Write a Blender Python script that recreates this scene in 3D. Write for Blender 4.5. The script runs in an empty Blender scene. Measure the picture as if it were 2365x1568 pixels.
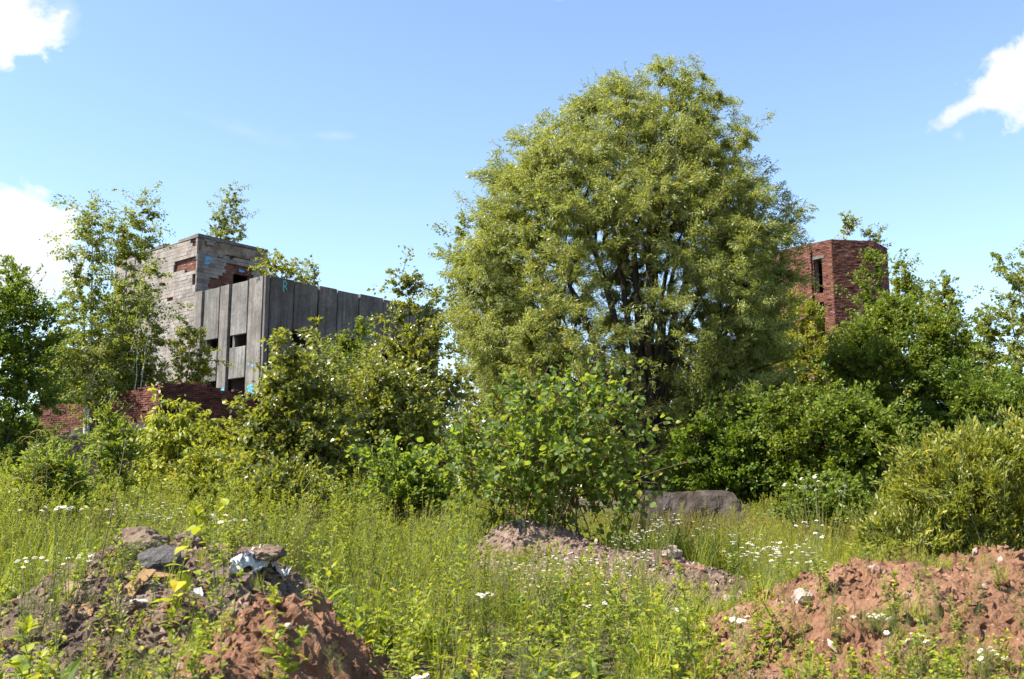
import bpy, math, random, zlib
import numpy as np
from mathutils import Vector, Matrix
rng = np.random.default_rng(11)
random.seed(11)
SC = bpy.context.scene
COL = SC.collection

# ------------------------------------------------------------------ camera, sky, sun
EYE = 1.65
PITCH = math.radians(9.0)
FPX = 2365 * 35 / 36.0
cam_d = bpy.data.cameras.new('camera'); cam = bpy.data.objects.new('camera', cam_d); COL.objects.link(cam)
cam.location = (0, 0, EYE); cam.rotation_euler = (math.pi / 2 + PITCH, 0, 0)
cam_d.lens = 35; cam_d.sensor_width = 36; cam_d.clip_start = 0.05; cam_d.clip_end = 5000
cam_d.dof.use_dof = True; cam_d.dof.focus_distance = 19; cam_d.dof.aperture_fstop = 5.0
SC.camera = cam
SUN_EL = math.radians(52)
SUN_H = Vector((-0.93, -0.30)).normalized()         # horizontal direction towards the sun: left, a little behind the camera
SUN_DIR = Vector((SUN_H.x * math.cos(SUN_EL), SUN_H.y * math.cos(SUN_EL), math.sin(SUN_EL)))
sun_d = bpy.data.lights.new('sun', 'SUN'); sun = bpy.data.objects.new('sun', sun_d); COL.objects.link(sun)
sun_d.energy = 5.0; sun_d.angle = math.radians(0.5); sun_d.color = (1.0, 0.95, 0.86)
sun.rotation_euler = SUN_DIR.to_track_quat('Z', 'Y').to_euler(); sun.location = (-40, 20, 60)
SC.view_settings.view_transform = 'Standard'; SC.view_settings.look = 'None'
SC.view_settings.exposure = 1.6; SC.view_settings.gamma = 1
SC.render.engine = 'CYCLES'
SC.cycles.use_denoising = True
SC.cycles.max_bounces = 8; SC.cycles.diffuse_bounces = 3; SC.cycles.glossy_bounces = 3
SC.cycles.transmission_bounces = 4; SC.cycles.transparent_max_bounces = 8
SC.cycles.sample_clamp_indirect = 6

def ray(vx, vy):
    """viewing direction (forward part 1) through a point of the 2365 x 1568 view"""
    dx = (vx - 1182.5) / FPX; dz = (784 - vy) / FPX
    c, s = math.cos(PITCH), math.sin(PITCH)
    d = np.array([dx, c - dz * s, s + dz * c]); return d / d[1]
def P(vx, vy, D):
    return ray(vx, vy) * D + np.array([0, 0, EYE])

world = bpy.data.worlds.new('World'); SC.world = world; world.use_nodes = True
def build_world():
    nt = world.node_tree; nt.nodes.clear(); N = nt.nodes.new; L = nt.links.new
    out = N('ShaderNodeOutputWorld'); bg = N('ShaderNodeBackground')
    sky = N('ShaderNodeTexSky'); sky.sky_type = 'NISHITA'; sky.sun_disc = False
    sky.sun_elevation = SUN_EL; sky.sun_rotation = math.atan2(SUN_H.x, SUN_H.y)
    sky.altitude = 100; sky.air_density = 1.0; sky.dust_density = 0.25; sky.ozone_density = 1.7
    tc = N('ShaderNodeTexCoord')
    def vm(op, a, b=None):
        n = N('ShaderNodeVectorMath'); n.operation = op
        for i, x in enumerate((a, b)):
            if x is None: continue
            if hasattr(x, 'links'): L(x, n.inputs[i])
            else: n.inputs[i].default_value = x
        return n
    def mt(op, a, b=0.0, c=None, clamp=False):
        n = N('ShaderNodeMath'); n.operation = op; n.use_clamp = clamp
        for i, x in enumerate((a, b, c)):
            if x is None: continue
            if hasattr(x, 'links'): L(x, n.inputs[i])
            else: n.inputs[i].default_value = x
        return n.outputs[0]
    dirv = tc.outputs['Generated']
    nz = N('ShaderNodeTexNoise'); nz.inputs['Scale'].default_value = 9; nz.inputs['Detail'].default_value = 9
    nz.inputs['Roughness'].default_value = 0.62; nz.inputs['Distortion'].default_value = 0.35
    L(dirv, nz.inputs['Vector'])
    fine = mt('SUBTRACT', nz.outputs['Fac'], 0.5)
    # clouds: (view x, y, half width, half height, tilt degrees, density)
    clouds = [(50, 88, 135, 85, 0, 1.0), (10, 30, 70, 90, 20, .9), (10, 140, 55, 50, 0, .8), (140, 60, 60, 60, 30, .5),
              (25, 560, 165, 175, -25, 1.0), (112, 520, 95, 115, 0, 1.0), (70, 640, 130, 80, 0, .9), (-150, 560, 260, 260, 0, 1.),
              (2330, 200, 150, 110, 28, 1.0), (2250, 240, 150, 42, 22, .85), (2450, 190, 200, 150, 0, 1.), (2215, 312, 22, 22, 60, .45),
              (780, 313, 80, 18, 0, .22), (1290, 0, 30, 10, 0, .25), (560, 300, 160, 30, -12, .18)]
    total = None
    for vx, vy, hw, hh, tilt, den in clouds:
        c = Vector(ray(vx, vy)).normalized()
        t1 = Vector((c.y, -c.x, 0)).normalized(); t2 = t1.cross(c).normalized()
        a = math.radians(tilt); e1 = t1 * math.cos(a) + t2 * math.sin(a); e2 = -t1 * math.sin(a) + t2 * math.cos(a)
        u = mt('MULTIPLY', vm('DOT_PRODUCT', dirv, e1).outputs['Value'], FPX / hw)
        v = mt('MULTIPLY', vm('DOT_PRODUCT', dirv, e2).outputs['Value'], FPX / hh)
        r2 = mt('ADD', mt('MULTIPLY', u, u), mt('MULTIPLY', v, v))
        front = mt('GREATER_THAN', vm('DOT_PRODUCT', dirv, c).outputs['Value'], 0.3)
        m = mt('SUBTRACT', 0.75, mt('SQRT', r2))
        m = mt('ADD', m, mt('MULTIPLY', fine, 3.0))
        m = mt('MULTIPLY', mt('MULTIPLY', m, 3.6 if den > .5 else .9, clamp=True), mt('MULTIPLY', front, den))
        total = m if total is None else mt('MAXIMUM', total, m)
    total = mt('SMOOTH_MIN', total, 0.98, 0.1)
    n2 = N('ShaderNodeTexNoise'); n2.inputs['Scale'].default_value = 14; n2.inputs['Detail'].default_value = 6
    L(dirv, n2.inputs['Vector'])
    ramp = N('ShaderNodeValToRGB'); L(n2.outputs['Fac'], ramp.inputs[0])
    ramp.color_ramp.elements[0].position = .3; ramp.color_ramp.elements[0].color = (3.1, 3.2, 3.35, 1)
    ramp.color_ramp.elements[1].position = .62; ramp.color_ramp.elements[1].color = (4.2, 4.2, 4.2, 1)
    mix = N('ShaderNodeMixRGB'); L(total, mix.inputs[0]); tn = N('ShaderNodeMixRGB'); tn.blend_type = 'MULTIPLY'; tn.inputs[0].default_value = 1; tn.inputs[2].default_value = (1.0, .985, .985, 1); L(sky.outputs[0], tn.inputs[1]); L(tn.outputs[0], mix.inputs[1]); L(ramp.outputs[0], mix.inputs[2])
    bg.inputs['Strength'].default_value = 0.10
    L(mix.outputs[0], bg.inputs['Color']); L(bg.outputs[0], out.inputs['Surface'])
build_world()

# ------------------------------------------------------------------ mesh building helpers
class MB:
    """collects vertices and faces (any polygon sizes) in numpy arrays; build() links ONE mesh object"""
    def __init__(self): self.v = []; self.l = []; self.t = []; self.m = []; self.n = 0
    def add(self, verts, loops, totals, mat=0):
        verts = np.asarray(verts, dtype=np.float32).reshape(-1, 3); loops = np.asarray(loops, dtype=np.int64).ravel()
        totals = np.asarray(totals, dtype=np.int64).ravel()
        self.v.append(verts); self.l.append(loops + self.n); self.t.append(totals)
        self.m.append(np.full(len(totals), mat) if np.isscalar(mat) else np.asarray(mat)); self.n += len(verts)
    def faces(self, verts, faces, mat=0):
        self.add(verts, [i for f in faces for i in f], [len(f) for f in faces], mat)
    def box(self, lo, hi, mat=0, jit=0.0):
        x0, y0, z0 = lo; x1, y1, z1 = hi
        v = np.array([(x0,y0,z0),(x1,y0,z0),(x1,y1,z0),(x0,y1,z0),(x0,y0,z1),(x1,y0,z1),(x1,y1,z1),(x0,y1,z1)], float)
        if jit: v += rng.normal(0, jit, v.shape)
        self.faces(v, [(0,3,2,1),(4,5,6,7),(0,1,5,4),(1,2,6,5),(2,3,7,6),(3,0,4,7)], mat)
    def arrays(self):
        return np.concatenate(self.v), np.concatenate(self.l), np.concatenate(self.t), np.concatenate(self.m)
    def mesh(self, name, mats, smooth=False):
        me = bpy.data.meshes.new(name)
        v, l, t, m = self.arrays()
        me.vertices.add(len(v)); me.vertices.foreach_set('co', v.astype(np.float32).ravel())
        me.loops.add(len(l)); me.loops.foreach_set('vertex_index', l.astype(np.int32))
        me.polygons.add(len(t)); st = np.concatenate([[0], np.cumsum(t)[:-1]])
        me.polygons.foreach_set('loop_start', st.astype(np.int32))
        try: me.polygons.foreach_set('loop_total', t.astype(np.int32))
        except Exception: pass
        me.polygons.foreach_set('material_index', m.astype(np.int32))
        me.polygons.foreach_set('use_smooth', np.full(len(t), smooth))
        for x in (mats if isinstance(mats, (list, tuple)) else [mats]): me.materials.append(x)
        me.update(calc_edges=True); me.validate()
        return me
    def build(self, name, mats, parent=None, smooth=False, loc=None):
        o = bpy.data.objects.new(name, self.mesh(name, mats, smooth)); COL.objects.link(o)
        if parent is not None: o.parent = parent
        if loc is not None: o.location = loc
        return o
def tag(o, label, cat, group=None):
    o['label'] = label; o['category'] = cat
    if group: o['group'] = group
    return o
def thing(name, label, cat, loc=(0, 0, 0), group=None, rz=0.0):
    o = bpy.data.objects.new(name, None); COL.objects.link(o); o.location = [float(a) for a in loc]; o.rotation_euler = (0, 0, rz)
    o.empty_display_size = 0.2
    return tag(o, label, cat, group)
def copy_tree(o, parent=None):
    c = o.copy(); COL.objects.link(c); c.parent = parent
    for ch in list(o.children): copy_tree(ch, c)
    return c
def norm(a): return a / np.maximum(np.linalg.norm(a, axis=-1, keepdims=True), 1e-9)

def tubes(mb, Pts, R, sides=4, mat=0):
    """Pts (n,k,3), R (n,k): n tapered tubes at once"""
    Pts = np.asarray(Pts, float); R = np.asarray(R, float); n, k, _ = Pts.shape
    T = norm(np.gradient(Pts, axis=1))
    ref = np.where(np.abs(T[..., 2:3]) > 0.9, np.array([1.0, 0, 0]), np.array([0, 0, 1.0]))
    A = norm(np.cross(T, ref)); B = np.cross(T, A)
    an = np.arange(sides) * 2 * math.pi / sides
    ring = Pts[:, :, None, :] + R[:, :, None, None] * (np.cos(an)[None, None, :, None] * A[:, :, None, :] + np.sin(an)[None, None, :, None] * B[:, :, None, :])
    idx = np.arange(n * k * sides).reshape(n, k, sides)
    a = idx[:, :-1, :]; b = np.roll(a, -1, axis=2); c = idx[:, 1:, :]; d = np.roll(c, -1, axis=2)
    q = np.stack([a, b, d, c], axis=-1).reshape(-1)
    mb.add(ring.reshape(-1, 3), q, np.full(len(q) // 4, 4), mat)

LEAF = {
 # x along the leaf, y half width, z lift
 'quad': (np.array([(0,0,0),(.42,-.5,.10),(1,0,-.06),(.42,.5,.10)]), [(0,1,2,3)]),
 'fold': (np.array([(0,0,0),(.40,-.5,.14),(1,0,-.10),(.40,.5,.14),(.5,0,.02)]), [(0,1,4),(1,2,4),(2,3,4),(3,0,4)]),
 'oval': (np.array([(0,0,0),(.22,-.40,.06),(.50,-.5,.08),(.78,-.27,0),(1,0,-.14),(.78,.27,0),(.50,.5,.08),(.22,.40,.06),(.5,0,.02)]),
          [(0,1,8),(1,2,8),(2,3,8),(3,4,8),(4,5,8),(5,6,8),(6,7,8),(7,0,8)]),
 'lance': (np.array([(0,0,0),(.30,-.5,.05),(.68,-.36,.0),(1,0,-.16),(.68,.36,.0),(.30,.5,.05)]), [(0,1,5),(1,2,4,5),(2,3,4)]),
 'blade': (np.array([(0,-.5,0),(0,.5,0),(.4,.42,.0),(.4,-.42,.0),(.78,.26,-.05),(.78,-.26,-.05),(1,0,-.16)]), [(0,3,2,1),(3,5,4,2),(5,6,4)]),
}
def leaves(mb, kind, pos, axis, nrm, ln, wd, mat=0):
    tv, tf = LEAF[kind]; n = len(pos); k = len(tv)
    axis = norm(axis); side = norm(np.cross(nrm, axis)); up = np.cross(axis, side)
    ln = np.broadcast_to(ln, (n,)); wd = np.broadcast_to(wd, (n,))
    v = pos[:, None, :] + axis[:, None, :] * (tv[None, :, 0, None] * ln[:, None, None]) + side[:, None, :] * (tv[None, :, 1, None] * wd[:, None, None]) \
        + up[:, None, :] * (tv[None, :, 2, None] * ln[:, None, None])
    loops = np.array([i for f in tf for i in f]); tot = np.array([len(f) for f in tf])
    L = (np.arange(n)[:, None] * k + loops[None, :]).ravel()
    mb.add(v.reshape(-1, 3), L, np.tile(tot, n), mat)

def vnoise(p, seed=0):
    """smooth value noise, p (...,3) -> -1..1"""
    p = np.asarray(p, float); i = np.floor(p).astype(np.int64); f = p - i; f = f * f * (3 - 2 * f)
    out = 0
    for dx in (0, 1):
        for dy in (0, 1):
            for dz in (0, 1):
                h = ((i[..., 0] + dx) * 374761393 + (i[..., 1] + dy) * 668265263 + (i[..., 2] + dz) * 2147483647 + seed * 1274126177) & 0xffffffff
                h = ((h ^ (h >> 13)) * 1274126177) & 0xffffffff; h = (h ^ (h >> 16)) & 0xffff
                w = (f[..., 0] if dx else 1 - f[..., 0]) * (f[..., 1] if dy else 1 - f[..., 1]) * (f[..., 2] if dz else 1 - f[..., 2])
                out = out + w * (h / 32767.5 - 1)
    return out
def fbm(p, oct=4, seed=0, gain=0.5):
    s = 0; a = 1.0; p = np.asarray(p, float)
    for o in range(oct):
        s = s + a * vnoise(p * 2 ** o + 17.3 * o, seed + o); a *= gain
    return s

# ------------------------------------------------------------------ materials
def new_mat(name):
    m = bpy.data.materials.new(name); m.use_nodes = True; nt = m.node_tree
    b = nt.nodes['Principled BSDF']; return m, nt, b, nt.nodes.new, nt.links.new
def ramp_node(N, stops):
    r = N('ShaderNodeValToRGB'); e = r.color_ramp.elements
    e[0].position = stops[0][0]; e[0].color = (*stops[0][1], 1); e[1].position = stops[-1][0]; e[1].color = (*stops[-1][1], 1)
    for p, c in stops[1:-1]:
        x = e.new(p); x.color = (*c, 1)
    return r
def leaf_mat(name, dark, mid, light, trans, tfac=0.38, rough=0.42, spec=0.5, back=None, clump=0.6):
    m, nt, b, N, L = new_mat(name)
    g = N('ShaderNodeNewGeometry'); tc = N('ShaderNodeTexCoord')
    nz = N('ShaderNodeTexNoise'); nz.inputs['Scale'].default_value = clump; nz.inputs['Detail'].default_value = 3
    L(tc.outputs['Object'], nz.inputs['Vector'])
    a = N('ShaderNodeMath'); a.operation = 'MULTIPLY_ADD'; L(nz.outputs['Fac'], a.inputs[0]); a.inputs[1].default_value = 0.9; a.inputs[2].default_value = -0.45
    s = N('ShaderNodeMath'); s.operation = 'ADD'; L(g.outputs['Random Per Island'], s.inputs[0]); L(a.outputs[0], s.inputs[1])
    r = ramp_node(N, [(0.0, dark), (0.5, mid), (0.93, light), (1.0, (light[0] * 1.45, light[1] * 1.05, light[2] * .9))]); L(s.outputs[0], r.inputs[0])
    col = r.outputs[0]
    if back:
        mx = N('ShaderNodeMixRGB'); mx.inputs[2].default_value = (*back, 1); L(g.outputs['Backfacing'], mx.inputs[0]); L(col, mx.inputs[1]); col = mx.outputs[0]
    L(col, b.inputs['Base Color']); b.inputs['Roughness'].default_value = rough; b.inputs['Specular IOR Level'].default_value = spec
    tr = N('ShaderNodeBsdfTranslucent'); mt = N('ShaderNodeMixRGB'); mt.blend_type = 'MULTIPLY'; mt.inputs[0].default_value = 0.35
    mt.inputs[1].default_value = (*trans, 1); L(col, mt.inputs[2])
    hs = N('ShaderNodeMixRGB'); hs.inputs[0].default_value = 0.7; hs.inputs[1].default_value = (*trans, 1); L(r.outputs[0], hs.inputs[2])
    hv = N('ShaderNodeHueSaturation'); hv.inputs['Value'].default_value = 1.0; L(hs.outputs[0], hv.inputs['Color'])
    hs.inputs[0].default_value = 0.3
    L(hv.outputs[0], tr.inputs['Color'])
    ms = N('ShaderNodeMixShader'); ms.inputs[0].default_value = tfac
    L(b.outputs[0], ms.inputs[1]); L(tr.outputs[0], ms.inputs[2])
    L(ms.outputs[0], nt.nodes['Material Output'].inputs['Surface'])
    return m
def noisy_mat(name, stops, scale=3.0, stretch=(1, 1, 1), rough=0.9, bump=0.3, bscale=30, detail=8, spec=0.25, per_island=None, bdist=0.02):
    m, nt, b, N, L = new_mat(name)
    tc = N('ShaderNodeTexCoord'); mp = N('ShaderNodeMapping'); mp.inputs['Scale'].default_value = stretch; L(tc.outputs['Object'], mp.inputs['Vector'])
    nz = N('ShaderNodeTexNoise'); nz.inputs['Scale'].default_value = scale; nz.inputs['Detail'].default_value = detail; nz.inputs['Roughness'].default_value = 0.62
    L(mp.outputs[0], nz.inputs['Vector'])
    r = ramp_node(N, stops); L(nz.outputs['Fac'], r.inputs[0]); col = r.outputs[0]
    if per_island:
        g = N('ShaderNodeNewGeometry'); r2 = ramp_node(N, per_island); oi = N('ShaderNodeObjectInfo'); fa = N('ShaderNodeMath'); fa.operation = 'ADD'; L(g.outputs['Random Per Island'], fa.inputs[0]); L(oi.outputs['Random'], fa.inputs[1])
        ff = N('ShaderNodeMath'); ff.operation = 'FRACT'; L(fa.outputs[0], ff.inputs[0]); L(ff.outputs[0], r2.inputs[0])
        mx = N('ShaderNodeMixRGB'); mx.blend_type = 'MULTIPLY'; mx.inputs[0].default_value = 1; L(col, mx.inputs[1]); L(r2.outputs[0], mx.inputs[2]); col = mx.outputs[0]
    L(col, b.inputs['Base Color']); b.inputs['Roughness'].default_value = rough; b.inputs['Specular IOR Level'].default_value = spec
    if bump:
        n3 = N('ShaderNodeTexNoise'); n3.inputs['Scale'].default_value = bscale; n3.inputs['Detail'].default_value = 6; L(mp.outputs[0], n3.inputs['Vector'])
        bp = N('ShaderNodeBump'); bp.inputs['Strength'].default_value = bump; bp.inputs['Distance'].default_value = bdist; L(n3.outputs['Fac'], bp.inputs['Height']); L(bp.outputs[0], b.inputs['Normal'])
    return m
def plain(name, col, rough=0.6, spec=0.3):
    return noisy_mat(name, [(0.3, tuple(c * .75 for c in col)), (0.7, tuple(min(1, c * 1.15) for c in col))], scale=9, rough=rough, bump=0.15, spec=spec)

M_WILLOW = leaf_mat('willow_leaf', (.06, .085, .014), (.150, .178, .028), (.265, .275, .058), (.52, .54, .05), .40, .42, .4, back=(.23, .255, .11))
M_BIRCH = leaf_mat('birch_leaf', (0.055, 0.088, 0.011), (0.116, 0.152, 0.017), (0.195, 0.220, 0.029), (.46, .49, .04), .42, .45, .25)
M_YBIRCH = leaf_mat('yellow_birch_leaf', (0.085, 0.116, 0.012), (0.177, 0.201, 0.020), (0.293, 0.287, 0.037), (.54, .53, .035), .38, .45, .25)
M_ASPEN = leaf_mat('aspen_leaf', (0.043, 0.063, 0.007), (0.104, 0.128, 0.015), (0.207, 0.210, 0.027), (.48, .48, .03), .34, .33, .65, back=(.14, .155, .05))
M_DARK = leaf_mat('dark_leaf', (0.034, 0.067, 0.007), (0.076, 0.120, 0.013), (0.128, 0.171, 0.021), (.28, .38, .02), .36, .42, .25)
M_HAZEL = leaf_mat('hazel_leaf', (0.037, 0.067, 0.007), (0.088, 0.128, 0.012), (0.159, 0.195, 0.022), (.36, .43, .025), .34, .45, .25)
M_OSIER = leaf_mat('osier_leaf', (0.073, 0.100, 0.011), (0.159, 0.183, 0.020), (0.281, 0.268, 0.037), (.52, .50, .035), .38, .42, .42)
M_KNOT = leaf_mat('broad_leaf', (0.034, 0.072, 0.010), (0.078, 0.125, 0.017), (0.140, 0.178, 0.028), (.44, .54, .03), .42, .5, .25, back=(.08, .115, .04))
M_ELDER = leaf_mat('elder_leaf', (0.110, 0.140, 0.012), (0.213, 0.238, 0.022), (0.342, 0.336, 0.037), (.60, .61, .04), .40, .45, .35)
M_WEED = leaf_mat('weed_leaf', (0.032, 0.064, 0.006), (0.098, 0.150, 0.012), (0.200, 0.235, 0.020), (.44, .52, .03), .36, .45, .28, clump=1.6)
M_WEEDY = leaf_mat('pale_weed_leaf', (0.080, 0.118, 0.010), (0.188, 0.228, 0.018), (0.310, 0.325, 0.030), (.56, .60, .035), .38, .48, .25, clump=1.6)
M_GRASS = leaf_mat('grass_blade', (0.066, 0.108, 0.010), (0.138, 0.185, 0.014), (0.230, 0.245, 0.024), (.46, .52, .03), .38, .5, .25)
M_STRAW = leaf_mat('dry_straw', (.17, .155, .035), (.25, .22, .05), (.32, .27, .07), (.5, .44, .1), .36, .6, .2)
M_PINE = leaf_mat('pine_needle', (.06, .09, .02), (.11, .14, .03), (.16, .19, .05), (.3, .35, .06), .2, .5, .3)
M_BARK = noisy_mat('bark', [(.3, (.025, .02, .015)), (.7, (.085, .065, .045))], 5, (6, 6, 1), bump=.6, bscale=12)
M_TWIG = noisy_mat('twig', [(.3, (.05, .04, .02)), (.7, (.11, .08, .04))], 5, bump=0)
M_STEM = noisy_mat('green_stem', [(.3, (.08, .10, .03)), (.7, (.15, .15, .05))], 6, bump=0, rough=.6)
M_BSTEM = noisy_mat('brown_stem', [(.3, (.09, .05, .03)), (.7, (.17, .09, .05))], 6, bump=0, rough=.7)
M_BIRCHBARK = noisy_mat('birch_bark', [(.38, (.05, .045, .04)), (.48, (.42, .40, .36)), (.8, (.58, .56, .51))], 4, (1, 1, 7), bump=.2)
def concrete_mat(name, stops, tint):
    """board-marked, rain-streaked concrete"""
    m, nt, b, N, L = new_mat(name); tc = N('ShaderNodeTexCoord'); oi = N('ShaderNodeObjectInfo')
    of = N('ShaderNodeVectorMath'); of.operation = 'MULTIPLY_ADD'; cx = N('ShaderNodeCombineXYZ')
    for k in range(3): L(oi.outputs['Random'], cx.inputs[k])
    L(cx.outputs[0], of.inputs[0]); of.inputs[1].default_value = (31, 47, 19); L(tc.outputs['Object'], of.inputs[2])
    def noise(sc, st, det=8):
        mp = N('ShaderNodeMapping'); mp.inputs['Scale'].default_value = st; L(of.outputs[0], mp.inputs['Vector']); n = N('ShaderNodeTexNoise'); n.inputs['Scale'].default_value = sc; n.inputs['Detail'].default_value = det; n.inputs['Roughness'].default_value = .65; L(mp.outputs[0], n.inputs['Vector']); return n.outputs['Fac']
    a, c, d = noise(1.9, (3.0, 3.0, .16)), noise(.55, (1, 1, 1)), noise(7.5, (1, 1, .7))
    m1 = N('ShaderNodeMixRGB'); m1.inputs[0].default_value = .5; L(a, m1.inputs[1]); L(c, m1.inputs[2]); m2 = N('ShaderNodeMixRGB'); m2.inputs[0].default_value = .25; L(m1.outputs[0], m2.inputs[1]); L(d, m2.inputs[2])
    r = ramp_node(N, stops); L(m2.outputs[0], r.inputs[0]); t = ramp_node(N, tint); L(oi.outputs['Random'], t.inputs[0])
    mx = N('ShaderNodeMixRGB'); mx.blend_type = 'MULTIPLY'; mx.inputs[0].default_value = 1; L(r.outputs[0], mx.inputs[1]); L(t.outputs[0], mx.inputs[2]); L(mx.outputs[0], b.inputs['Base Color'])
    b.inputs['Roughness'].default_value = .92; b.inputs['Specular IOR Level'].default_value = .2
    bp = N('ShaderNodeBump'); bp.inputs['Strength'].default_value = .7; bp.inputs['Distance'].default_value = .05; L(m2.outputs[0], bp.inputs['Height']); L(bp.outputs[0], b.inputs['Normal']); return m
M_CONC = concrete_mat('concrete', [(.36, (.042, .037, .033)), (.5, (.105, .096, .088)), (.62, (.19, .177, .163))], [(0, (.66, .62, .60)), (.5, (.92, .9, .88)), (1, (1.2, 1.18, 1.16))])
M_CONCLIGHT = concrete_mat('concrete_pale', [(.36, (.05, .046, .042)), (.5, (.118, .112, .104)), (.62, (.22, .213, .20))], [(0, (.8, .79, .78)), (1, (1.15, 1.15, 1.15))])
M_CONCDARK = noisy_mat('concrete_dark', [(.3, (.016, .011, .008)), (.5, (.036, .026, .019)), (.7, (.085, .068, .054))], 2.4, (1, 1, 1), bump=.8, bscale=12, bdist=.04)
M_STONE = noisy_mat('cladding_stone', [(.25, (.115, .104, .094)), (.5, (.205, .190, .174)), (.75, (.28, .264, .245))], 1.3, bump=.7, bscale=5, bdist=.05,
                   per_island=[(0, (.66, .63, .61)), (.3, (.9, .87, .84)), (.62, (1, .98, .96)), (.8, (1.04, .9, .82)), (1, (1.1, 1.1, 1.1))])
M_ROUGH = noisy_mat('rough_mortar', [(.25, (.06, .045, .035)), (.5, (.16, .125, .095)), (.62, (.24, .20, .155)), (.8, (.2, .09, .06))], 1.6, bump=1, bscale=8, bdist=.08)
M_BRICK = noisy_mat('red_brick', [(.25, (.06, .024, .017)), (.55, (.115, .044, .030)), (.8, (.17, .08, .058))], 2.2, bump=.4, bscale=25,
                   per_island=[(0, (.5, .42, .42)), (.35, (.85, .8, .8)), (.7, (1.05, 1, 1)), (.92, (1.2, 1.2, 1.15)), (1, (.95, 1.5, 1.6))])
M_BRICKT = noisy_mat('tower_brick', [(.25, (.08, .035, .025)), (.55, (.14, .057, .039)), (.8, (.21, .11, .082))], 1.2, bump=.4, bscale=25,
                   per_island=[(0, (.55, .5, .5)), (.35, (.88, .85, .85)), (.7, (1.05, 1, 1)), (.9, (1.2, 1.2, 1.15)), (1, (1.1, 1.9, 2.0))])
M_MORTAR = noisy_mat('mortar', [(.3, (.12, .09, .075)), (.7, (.27, .22, .19))], 4, bump=.5)
M_INNER = noisy_mat('interior_plaster', [(.3, (.05, .045, .04)), (.7, (.12, .11, .10))], 2, bump=.2)
M_TEAL = plain('teal_paint', (.10, .42, .40)); M_BLUE = plain('blue_paint', (.07, .30, .50)); M_INK = plain('black_paint', (.03, .03, .035))
M_GROUND = noisy_mat('ground_soil', [(.25, (.03, .026, .012)), (.5, (.06, .05, .025)), (.75, (.13, .075, .045))], 1.4, bump=.8, bscale=18)
def soil_mat(name, stops, speck):
    m, nt, b, N, L = new_mat(name)
    tc = N('ShaderNodeTexCoord')
    nz = N('ShaderNodeTexNoise'); nz.inputs['Scale'].default_value = 2.2; nz.inputs['Detail'].default_value = 9; nz.inputs['Roughness'].default_value = .68; L(tc.outputs['Object'], nz.inputs['Vector'])
    r = ramp_node(N, stops); L(nz.outputs['Fac'], r.inputs[0])
    vo = N('ShaderNodeTexVoronoi'); vo.inputs['Scale'].default_value = 42; L(tc.outputs['Object'], vo.inputs['Vector'])
    cr = ramp_node(N, [(0.0, (0, 0, 0)), (.90, (0, 0, 0)), (.91, (.7, .7, .7)), (1.0, (.7, .7, .7))]); cr.color_ramp.interpolation = 'CONSTANT'
    sx = N('ShaderNodeSeparateColor'); L(vo.outputs['Color'], sx.inputs[0]); L(sx.outputs[0], cr.inputs[0])
    d = N('ShaderNodeMath'); d.operation = 'LESS_THAN'; L(vo.outputs['Distance'], d.inputs[0]); d.inputs[1].default_value = .30
    mm = N('ShaderNodeMath'); mm.operation = 'MULTIPLY'; L(cr.outputs[0], mm.inputs[0]); L(d.outputs[0], mm.inputs[1])
    mx = N('ShaderNodeMixRGB'); L(mm.outputs[0], mx.inputs[0]); L(r.outputs[0], mx.inputs[1]); mx.inputs[2].default_value = (*speck, 1)
    L(mx.outputs[0], b.inputs['Base Color']); b.inputs['Roughness'].default_value = .95; b.inputs['Specular IOR Level'].default_value = .15
    n3 = N('ShaderNodeTexNoise'); n3.inputs['Scale'].default_value = 38; n3.inputs['Detail'].default_value = 8; n3.inputs['Roughness'].default_value = .7; L(tc.outputs['Object'], n3.inputs['Vector'])
    bp = N('ShaderNodeBump'); bp.inputs['Strength'].default_value = .9; bp.inputs['Distance'].default_value = .03; L(n3.outputs['Fac'], bp.inputs['Height']); L(bp.outputs[0], b.inputs['Normal'])
    return m
M_RED = soil_mat('red_clay', [(.25, (.095, .044, .026)), (.5, (.20, .102, .058)), (.75, (.29, .18, .118))], (.34, .23, .17))
M_GREYSOIL = soil_mat('grey_rubble_soil', [(.25, (.065, .044, .031)), (.5, (.15, .104, .075)), (.75, (.28, .205, .155))], (.42, .36, .32))
M_PINKSOIL = soil_mat('pinkish_gravel', [(.25, (.085, .055, .040)), (.5, (.155, .104, .078)), (.75, (.26, .19, .15))], (.40, .34, .30))
def dirty(name, col, sc=5): return noisy_mat(name, [(.34, (.12, .085, .06)), (.46, tuple(c * .8 for c in col)), (.75, col)], sc, rough=.85, bump=.3, bscale=40, spec=.2)
M_BOARD = dirty('tan_board', (.30, .18, .085)); M_TILE = dirty('pinkish_tile', (.28, .18, .13)); M_SLATE = dirty('maroon_slate', (.13, .08, .075))
M_PLASTIC = plain('white_sheet', (.40, .395, .385), .45); M_STONEW = dirty('pale_stone', (.36, .27, .22), 9); M_ASPH = noisy_mat('asphalt', [(.3, (.03, .028, .026)), (.7, (.10, .09, .085))], 20, bump=1, bscale=60)
M_RUST = plain('brown_scrap', (.20, .10, .06), .7); M_DARKSCRAP = plain('dark_scrap', (.05, .05, .065), .5)
M_PETAL = leaf_mat('white_petal', (.62, .62, .60), (.72, .72, .70), (.80, .80, .78), (.7, .7, .68), .25, .6, .2)
M_DISC = plain('yellow_disc', (.55, .36, .03), .8); M_PURPLE = leaf_mat('purple_floret', (.25, .17, .40), (.33, .24, .5), (.4, .32, .58), (.4, .3, .6), .3, .6, .2)
M_REDLEAF = leaf_mat('red_leaf', (.35, .05, .03), (.45, .08, .05), (.5, .12, .08), (.5, .1, .05), .3)

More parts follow.
